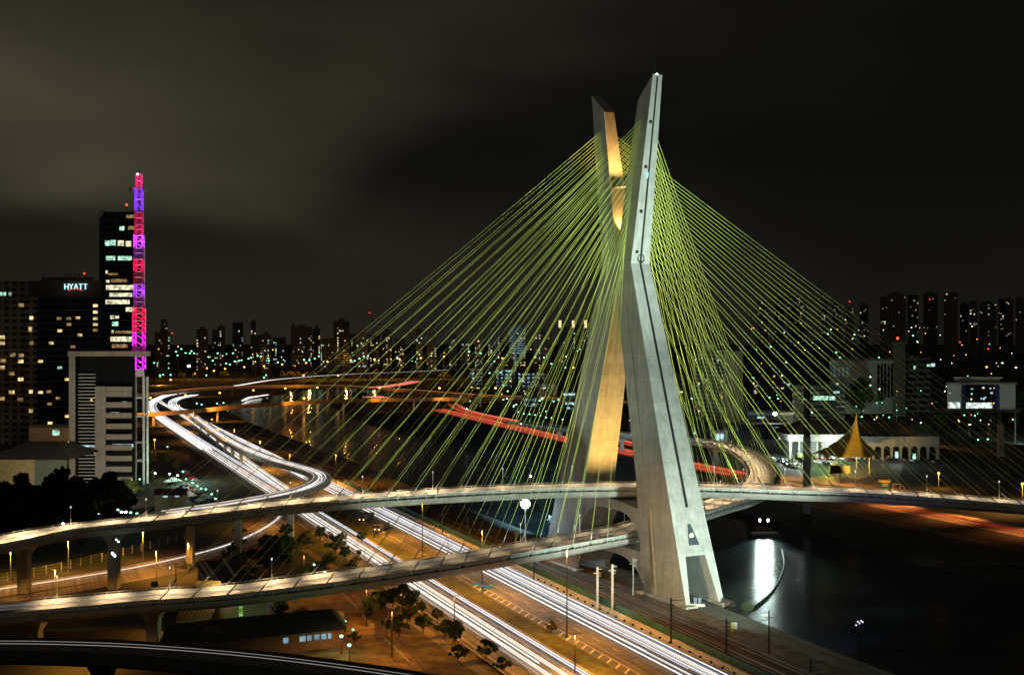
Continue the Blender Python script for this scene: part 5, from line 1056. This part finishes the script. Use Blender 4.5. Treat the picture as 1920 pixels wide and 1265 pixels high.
for a in (('mid', 505, 1082, 12, 'large round dark tree between the decks'), ('mid2', 600, 1015, 6.5, 'bushy tree beside the left carriageway streaks'), ('mid', 628, 1038, 6.5, 'dark green tree below the bushy one beside the streaks'), ('mid2', 648, 1052, 6, 'palm like small tree at the end of the lawn'), ('oli', 570, 1022, 5, 'pale lit tree on the lawn'), ('mid', 545, 1040, 5, 'small dark tree near the lawn lamp pole'), ('oli2', 606, 1065, 3.2, 'bright yellow green lit shrub by the ground lamp'), ('mid', 755, 1145, 8, 'leafy tree rising in front of the lower deck'), ('mid2', 700, 1160, 8, 'dark broad tree under the lower deck'), ('mid2', 850, 1205, 6.5, 'round dark tree beside the near footpath'), ('mid', 912, 1235, 5, 'thin young tree beside the left carriageway'), ('oli', 1034, 1186, 3.4, 'small round orange lit tree on the median'), ('mid', 748, 1195, 6, 'tree beside the guard tower'), ('mid2', 520, 1165, 7, 'dark tree against the grey building wall'), ('mid', 940, 1262, 4, 'shrubby tree at the bottom by the footpath'), ('mid', 665, 1205, 3, 'small round bush in the yard'), ('mid2', 706, 1003, 2.2, 'low shrub on the median beside the trucks'), ('oli', 560, 1085, 3, 'brown shrub behind the lower deck rail'), ('mid', 1400, 1150, 3.5, 'round bush at the river edge beside the tower foot'), ('mid2', 640, 1020, 5, 'tree top touching the carriageway streaks'), ('oli2', 820, 1165, 4, 'dim tree beside the footpath below the lower deck'), ('mid', 350, 1070, 3, 'low bush in front of the slip road'), ('mid2', 290, 1105, 3, 'small bush beside the left side road')):
    plant(*a)
rp_ = random.Random(77)
for k in range(14): plant(('mid', 'mid2')[k % 2], rp_.uniform(425, 560), rp_.uniform(1000, 1085), rp_.uniform(4, 9), 'dark shrubby tree in the planting between the two decks', 'planting between the decks')
for k in range(10): plant(('oli', 'mid2')[k % 2], rp_.uniform(560, 680), rp_.uniform(1010, 1075), rp_.uniform(2.5, 5), 'small garden tree on the dim lawn', 'small trees on the dim lawn')
for k in range(9): t_ = k/8; plant(('mid', 'mid2')[k % 2], 690+t_*180+rp_.uniform(-12, 12), 1118+t_*110+rp_.uniform(-10, 14), rp_.uniform(3.5, 7.5), 'verge tree between the earth yard and the left carriageway', 'verge trees beside the earth yard')
for k in range(8): plant('oli', rp_.uniform(500, 640), rp_.uniform(1150, 1185), rp_.uniform(1.5, 3.5), 'low shrub behind the long shed', 'shrubs behind the long shed')
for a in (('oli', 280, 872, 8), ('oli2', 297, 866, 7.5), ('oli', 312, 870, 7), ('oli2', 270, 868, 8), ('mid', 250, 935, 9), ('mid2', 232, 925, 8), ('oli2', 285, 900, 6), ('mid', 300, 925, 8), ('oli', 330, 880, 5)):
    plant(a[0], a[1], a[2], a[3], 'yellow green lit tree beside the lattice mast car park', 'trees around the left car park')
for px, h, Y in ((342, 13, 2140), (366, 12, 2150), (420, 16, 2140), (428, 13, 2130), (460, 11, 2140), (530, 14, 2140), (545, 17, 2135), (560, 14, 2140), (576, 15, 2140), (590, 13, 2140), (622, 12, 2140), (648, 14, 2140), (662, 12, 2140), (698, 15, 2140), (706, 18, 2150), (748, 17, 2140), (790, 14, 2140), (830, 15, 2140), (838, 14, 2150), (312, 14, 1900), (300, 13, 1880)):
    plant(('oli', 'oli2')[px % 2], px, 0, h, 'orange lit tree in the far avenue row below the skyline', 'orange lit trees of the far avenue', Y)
for px, Y, h, lab in ((675, 1330, 17, 'dark conical bush on the far shore beside the pink tail lights'), (560, 1230, 15, 'black tree clump on the far river bend'), (500, 1190, 15, 'dark tree on the river bend beside the pipe bridge'), (1615, 1060, 40, 'large dark round tree before the arcaded building'), (1500, 660, 8, 'green lit leafy tree in front of the white showroom window'), (1520, 655, 9, 'green tree left of the concrete column'), (1700, 790, 8, 'green lit tree behind the showroom roof'), (1668, 800, 9, 'green lit small tree beside the tent peak'), (1640, 805, 8, 'dark green tree behind the tent peak'), (1840, 640, 9, 'green tree under lamps below the footbridge'), (1910, 980, 34, 'black tree at the right edge beside the showroom'), (1632, 500, 4.5, 'dark round bush on the frontage road verge'), (1550, 680, 7, 'green tree in front of the glowing showroom glass'), (1760, 900, 16, 'dark tree mass before the floor slab office'), (1460, 720, 8, 'dark tree beside the warehouse')):
    plant('mid' if px % 2 else 'mid2', px, 0, h, lab, None, Y)
rd = random.Random(5)
for k in range(26):
    px = rd.uniform(880, 1290) if k < 14 else rd.uniform(1400, 1900); Y = rd.uniform(900, 1600); plant(('mid', 'mid2')[k % 2], px, 0, rd.uniform(9, 16), 'dim dark tree among the buildings across the river', 'dim trees across the river', Y)
for p in protos.values():
    for ch in list(p.children): bpy.data.objects.remove(ch)
    bpy.data.objects.remove(p)

# ------------------------------------------------------------------ vehicles and small things
CARP = [mat('car_white', (.7, .7, .7), .3, spec=.5), mat('car_silver', (.35, .36, .38), .3, .4), mat('car_black', (.02, .02, .022), .25, spec=.5), mat('car_red', (.35, .03, .03), .3, spec=.5)]
def make_car(m):
    r = thing('parked_car', '', 'car', (0, 0, -500), None, True)
    b = MB(); pr = [(-2.1, .35), (2.1, .35), (2.15, .75), (1.3, .92), (.75, 1.42), (-.95, 1.45), (-1.6, .98), (-2.15, .9)]
    n = len(pr); b.add([(x, -.85 if z < 1 else -.68, z) for x, z in pr]+[(x, .85 if z < 1 else .68, z) for x, z in pr], [tuple(range(n)), tuple(range(n, 2*n))[::-1]]+[(i, (i+1) % n, n+(i+1) % n, n+i) for i in range(n)])
    b.build('body', m, r)
    b = MB(); b.hexa([(-1.35, -.80, .98), (1.15, -.80, .96), (1.15, .80, .96), (-1.35, .80, .98), (-.9, -.70, 1.36), (.72, -.70, 1.34), (.72, .70, 1.34), (-.9, .70, 1.36)]); b.build('windows', GLASSD, r)
    for x in (-1.3, 1.3):
        for y in (-.8, .8): b = MB(); b.tube([(x, y-.1, .32), (x, y+.1, .32)], .32, 10); b.build('wheel', TYRE, r)
    return r
cars = [make_car(m) for m in CARP]
cn = ['white', 'silver', 'black', 'red']
rd = random.Random(9)
def park(px, py, rz, group, where):
    i = rd.choices(range(4), (5, 4, 3, 1))[0]; dup(cars[i], G(px, py)+Vector((0, 0, .03)), rz+rd.uniform(-.05, .05), 1, f'small {cn[i]} parked car in {where}', group)
def rowcars(a, b, n, rz, group, where):
    for k in range(n):
        if rd.random() < .88: t = k/(n-1); park(a[0]+(b[0]-a[0])*t, a[1]+(b[1]-a[1])*t, rz, group, where)
rowcars((1440, 861), (1508, 868), 9, 1.9, 'cars parked on the right bank', 'the lot left of the concrete column')
rowcars((1452, 866), (1505, 875), 8, 1.9, 'cars parked on the right bank', 'the lot left of the concrete column')
rowcars((1475, 874), (1508, 881), 6, 1.9, 'cars parked on the right bank', 'the lot left of the concrete column')
rowcars((1525, 860), (1600, 864), 11, 1.7, 'cars parked below the tent', 'the row under the golden tent')
rowcars((1530, 868), (1560, 873), 5, 1.7, 'cars parked below the tent', 'the row under the golden tent')
rowcars((325, 900), (392, 935), 11, .7, 'cars parked on the left bank', 'the lamp lit lot beside the expressway')
rowcars((315, 905), (375, 940), 9, .7, 'cars parked on the left bank', 'the lamp lit lot beside the expressway')
rowcars((345, 886), (372, 908), 6, .7, 'cars parked on the left bank', 'the lamp lit lot beside the expressway')
rowcars((1655, 862), (1750, 868), 8, 1.6, 'cars parked before the white showroom', 'front of the arched white showroom')
for c in cars:
    for ch in list(c.children): bpy.data.objects.remove(ch)
    bpy.data.objects.remove(c)
for px, py, lab in ((678, 978, 'dark open truck with headlights on, behind the other truck'), (707, 997, 'dark open truck with yellow headlights, nearest on the local road')):
    c = G(px, py); r = thing('truck', lab, 'truck', c, None, True); r.rotation_euler = (0, 0, math.atan2(.363, -.932)*0+R(-21))
    # local axes: x across, y away from the viewer along the road
    b = MB(); b.box(-1.2, 1.2, 0, 2.0, .5, 2.5); b.build('cab', mat('truck_paint', (.16, .14, .12), .5), r)
    b = MB(); b.box(-1.0, 1.0, -.05, .02, 1.5, 2.3); b.build('windscreen', GLASSD, r)
    b = MB(); b.box(-1.25, 1.25, 2.1, 7.2, .9, 1.2)
    for x in (-1.25, 1.17): b.box(x, x+.08, 2.1, 7.2, 1.2, 2.8)
    b.box(-1.17, 1.17, 2.1, 2.18, 1.2, 2.9); b.box(-1.17, 1.17, 7.12, 7.2, 1.2, 2.6); b.build('cargo_bed', mat('truck_bed', (.07, .06, .05), .8), r)
    b = MB(); b.box(-1.16, 1.16, 2.2, 7.1, 1.21, 2.2); b.build('cargo', mat('tarp', (.05, .05, .045), .9, var=.5, scale=2), r)
    for x in (-1.05, 1.05):
        for y in (1.0, 4.8, 6.2): b = MB(); b.tube([(x-.15, y, .5), (x+.15, y, .5)], .5, 12); b.build('wheel', TYRE, r)
    for x in (-.85, .85): b = MB(); b.sphere((x, -.05, .85), .2); b.build('headlight', emat('truck_lamp', (1, .8, .3), 4), r)
    del r['_local']
def cone(p, label):
    r = thing('traffic_cone', label, 'traffic cone', p)
    b = MB(); b.box(p.x-.28, p.x+.28, p.y-.28, p.y+.28, p.z, p.z+.06); b.build('base', TYRE, r)
    b = MB(); b.tube([p+Vector((0, 0, .06)), p+Vector((0, 0, 1.3))], .26, 10, .06); b.build('cone_body', mat('cone_orange', (.9, .16, .03), .6), r)
for px, lab in ((1342, 'orange traffic cone on the upper deck just right of the near leg'), (1453, 'orange traffic cone on the upper deck, middle one'), (1578, 'orange traffic cone on the upper deck, farthest right')):
    i = min(range(len(upper_path)), key=lambda i: abs(960+F*upper_path[i].x/upper_path[i].y-px)); cone(upper_path[i]-Vector((0, 2.2, 0)), lab)
cone(T(-30, .2, .05), 'orange traffic cone inside the passage through the near leg')
c = G(1308, 1137); ub = thing('utility_cabinet', 'grey blue utility cabinets on a pale plinth before the near leg', 'cabinet', c)
b = MB(); b.box(c.x-1.9, c.x+1.9, c.y, c.y+1.2, 0, .7); b.build('plinth', PALEC, ub)
for k in (-1, 1): b = MB(); b.box(c.x+k*.55-.4, c.x+k*.55+.4, c.y+.2, c.y+.9, .7, 2.3); b.build('cabinet', mat('blue_grey', (.12, .14, .18), .5), ub)
c = G(1378, 1187); sg = thing('path_sign', 'small yellow and grey sign box beside the service path', 'sign', c)
b = MB(); b.box(c.x-.9, c.x-.3, c.y, c.y+.3, 0, 2.6); b.build('yellow_post', mat('yellow_paint', (.5, .36, .05), .6), sg); b = MB(); b.box(c.x-.2, c.x+.5, c.y, c.y+.25, .9, 2.7); b.build('panel', STEELG, sg)
c = G(1660, 915); ks = thing('fuel_kiosk', 'small kiosk with yellow roof and green panel beside the upper deck', 'kiosk', c)
b = MB(); b.box(c.x-1.9, c.x+1.9, c.y, c.y+2.5, 0, 2.6); b.build('wall', mat('kiosk_green', (.03, .22, .17), .6), ks)
b = MB(); b.box(c.x-2.3, c.x+2.3, c.y-.4, c.y+3, 2.61, 3.7); b.build('roof', mat('kiosk_yellow', (.75, .6, .03), .5), ks)
for k in range(2): b = MB(); b.box(c.x-1.2, c.x+1.2, c.y-.06, c.y+.02, 1.0+k*.8, 1.45+k*.8); b.build('sign_stripe', WHITEP, ks)
c = G(1681, 918); gt_ = thing('goal_frame', 'pale open gantry frame beside the yellow kiosk', 'frame', c)
b = MB(); b.bar(c+Vector((-1.6, 0, 0)), c+Vector((-1.6, 0, 2.6)), .16); b.bar(c+Vector((1.6, 0, 0)), c+Vector((1.6, 0, 2.6)), .16); b.bar(c+Vector((-1.7, 0, 2.68)), c+Vector((1.7, 0, 2.68)), .16); b.build('frame', PALEC, gt_)
c = G(1582, 912); bb = thing('billboard', 'small grey billboard beside the frontage road behind the deck', 'billboard', c)
b = MB(); b.box(c.x-1.9, c.x+1.9, c.y, c.y+.2, 1.5, 3.4); b.build('panel', mat('billboard_grey', (.35, .35, .36), .5), bb)
for k in (-1.3, 1.3): b = MB(); b.bar((c.x+k, c.y+.1, 0), (c.x+k, c.y+.1, 1.5), .15); b.build('post', STEELG, bb)
c = G(1566, 895); hb = thing('hoarding', 'dark hoarding panel on brown posts beside the green lawn wedge', 'hoarding', c)
b = MB(); b.box(c.x-2.5, c.x+7.5, c.y+.05, c.y+.3, 2.0, 6); b.build('panel', mat('hoarding_dark', (.02, .025, .02), .6), hb)
for k in (-2, 0, 2.5): b = MB(); b.bar((c.x+k, c.y+.5, 0), (c.x+k, c.y+.5, 2.4), .35); b.build('post', mat('brown_post', (.2, .1, .06), .8), hb)
b = MB(); p = [G(x, y) for x, y in ((-40, 1100), (40, 1085), (115, 1070), (231, 1042), (346, 1012))]; p = spline(p, 4.2)
for q in p: b.bar(q, q+Vector((0, 0, 2.6)), .2)
for z in (.8, 1.6, 2.4): b.tube([q+Vector((0, 0, z)) for q in p], .03, 4)
tag(b.build('post_fence', PALEC), 'row of pale fence posts with wires behind the curved slip road', 'fence')
b = MB(); p = spline([G(610, 1090), G(655, 1130), G(700, 1180), G(770, 1250)], 3)
for q in p: b.bar(q, q+Vector((0, 0, .9)), .18)
b.tube([q+Vector((0, 0, .85)) for q in p], .08, 4); tag(b.build('yard_fence', PALEC), 'low pale post and rail fence along the earth yard', 'fence')
b = MB(); p = spline([G(660, 1060), G(760, 1130), G(850, 1195), G(960, 1275)], 4)
b.sweep(p, [(-.15, 0), (.15, 0), (.15, .35), (-.15, .35)]); tag(b.build('kerb_wall', PALEC), 'low kerb wall between the footpath and the left carriageway', 'kerb')
b = MB()
for k in range(28):
    q = U(131.2, 195+k*4.5); b.sphere(q+Vector((0, 0, .25)), .3, 6, 4)
stuff(b.build('barrier_shrubs', LEAFD), 'small dark shrubs along the foot of the barrier wall')

# ------------------------------------------------------------------ floodlights that paint the tower and cables
fp = A(1611, 1166, G(1612, 1250).y)+Vector((-.4, .9, 0))
light('SPOT', fp, T(-18, 0, 40), COOL, 400000, .8, 76, .5, name='tower_floodlight')
light('SPOT', fp, T(-11, 0, 112), COOL, 1050000, .8, 34, .8, name='tower_floodlight')
light('SPOT', T(8, -105, 6), T(4, -20, 78), (.85, 1., .80), 210000, 1., 62, .7, name='tower_floodlight')  # added unseen flood, brightens the left mast faces and cables
light('SPOT', T(0, 105, 6), T(0, 20, 80), (.85, 1., .8), 190000, 1., 62, .7, name='tower_floodlight')  # added unseen flood, mirrored over to brighten the right cables
light('SPOT', T(-9, .5, 27.5), T(14, 0, 56), (1., .56, .13), 60000, .5, 100, .6, name='orange_floodlight')
light('SPOT', T(-.4, 0, 97.0), T(9, 0, 120), (1., .50, .13), 26000, .3, 60, .5, name='orange_floodlight')
light('SPOT', T(-3.6, 0, 114.6), T(10.5, 0, 129), (1., .50, .13), 24000, .3, 100, .6, name='orange_floodlight')
light('SPOT', G(1063, 1195)+Vector((0, -.6, 19)), T(-24, -5, 9), (1., .70, .38), 60000, .4, 70, .8, name='sodium_light')
# cable washes from the deck edges, aimed up the fans
CG = (.86, 1., .62)
for d, e in ((-30, 1.), (30, 1.)):
    p, n = at_len(upper_path, ULen, ULc+d); light('SPOT', p+n*9+Vector((0, 0, .5)), T(12, d*1.4, 90), CG, 22000*e, .5, 60, .6, name='cable_floodlight')
    p, n = at_len(lower_path, LLen, LLc+d); light('SPOT', p+n*9+Vector((0, 0, .5)), T(-12, d*1.4, 90), CG, 22000*e, .5, 60, .6, name='cable_floodlight')
light('POINT', G(1545, 880)+Vector((0, 0, 7)), None, (.45, 1, .4), 6000, .3, name='mercury_light')
light('POINT', G(1475, 862)+Vector((0, 0, 9)), None, (.75, 1, .9), 11000, .3, name='mercury_light')
light('POINT', G(1500, 872)+Vector((0, 0, 8)), None, (.85, 1, .95), 16000, .3, name='mercury_light')
light('POINT', G(1560, 862)+Vector((0, 0, 6)), None, (.8, 1, .9), 11000, .3, name='mercury_light')
light('POINT', G(350, 905)+Vector((0, 0, 9)), None, (.6, 1, .7), 12000, .3, name='mercury_light')
for px, py, pw in ((1450, 900, 30000), (1560, 912, 30000), (1660, 925, 22000), (1780, 940, 14000), (1900, 962, 20000)): light('SPOT', G(px, py)+Vector((0, 4, 12)), G(px, py)+Vector((0, 4, 0)), (1, .42, .09), pw, .3, 150, .5, name='sodium_light')
for q, pw in ((330, 42000), (370, 42000), (405, 40000), (440, 36000), (475, 32000), (640, 30000), (690, 26000), (760, 30000)): light('SPOT', U(330, q, 12), U(325, q, 0), (1, .30, .06), pw, .3, 112, .8, name='sodium_light')
for t in (.12, .3, .5, .7, .9): p = orb_p[int(len(orb_p)*t)]; light('SPOT', p+Vector((0, -9, 14)), p, SOD, 60000, .3, 160, .4, name='sodium_light')
for t in (.06, .22, .42, .65, .85): p = pipe_p[int(len(pipe_p)*t)]; light('SPOT', p+Vector((0, -16, 9)), p, SOD, 60000 if t < .3 else 30000, .3, 140, .6, name='sodium_light')
for px in (350, 425, 545, 580, 650, 702, 750, 835): light('POINT', A(px, 680, 2128)+Vector((0, 0, 0)), None, SOD, 60000, 1, name='sodium_light')
light('POINT', A(300, 720, 1830), None, SOD, 60000, 1, name='sodium_light')
light('SPOT', (-150, 462, 14), (-188, 560, 30), (1, .84, .6), 170000, 1.5, 90, .7, name='facade_fill')  # added fills without fixtures, here and below, brighten the building fronts
light('SPOT', (250, 820, 6), (172, 1010, 30), (.95, .9, .55), 130000, 1, 50, .6, name='facade_fill')
light('POINT', (210, 890, 14), None, (.7, 1, .85), 9000, 1, name='facade_fill')
light('SPOT', (290, 960, 4), (350, 1120, 25), (.6, 1, .8), 45000, 1, 60, .6, name='facade_fill')
light('SPOT', (330, 780, 4), (352, 905, 18), (.75, 1, .85), 60000, 1, 70, .6, name='facade_fill')
light('POINT', (165, 930, 12), None, (.7, 1, .85), 6000, 1, name='facade_fill')
light('SPOT', G(1720, 830)+Vector((0, -6, 10)), G(1700, 880)+Vector((0, -30, 0)), (1, .4, .08), 20000, .3, 140, .6, name='sodium_light')
light('POINT', ((145-960)/F*790, 775, pz(526, 790)), None, (1, .8, .6), 900, .5, name='sign_fill')  # added point light that lifts the otherwise unlit roof letters
light('SPOT', G(330, 1185)+Vector((0, 0, 5)), G(288, 1190)+Vector((0, 0, 3)), SOD, 9000, .3, 110, .6, name='sodium_light')
light('SPOT', G(150, 1250)+Vector((0, 0, 9)), G(150, 1250), SOD, 12000, .3, 150, .6, name='sodium_light')
light('SPOT', G(220, 1330)+Vector((0, 0, 9)), G(220, 1330), SOD, 12000, .3, 150, .6, name='sodium_light')
light('POINT', G(1690, 872)+Vector((0, 0, 8)), None, (.75, 1, .9), 2500, .3, name='mercury_light')
sl_ = bpy.data.lights.new('skyline_fill', 'SUN'); sl_.energy = .08; sl_.angle = R(15); sl_.color = (1., .88, .7)  # added weak sun from behind the camera, lifts the dark skyline
so_ = bpy.data.objects.new('skyline_fill', sl_); COL.objects.link(so_); so_.rotation_euler = (R(52), 0, R(-24))
c = A(985, 944, 383)
light('SPOT', (c.x+1, c.y-.5, c.z+1.2), T(26, -6, 12), (.55, .82, 1.), 26000, .4, 80, .9, name='river_floodlight')
light('SPOT', (c.x, c.y-1.8, c.z), (c.x-4, c.y-45, 6), (.7, .92, 1.), 16000, .4, 100, .9, name='river_floodlight')
light('POINT', (apex.x-26, apex.y-40, 4), None, (1, .62, .12), 7000, .4, name='tent_floodlight')  # added unseen point light to brighten the tent's left panel
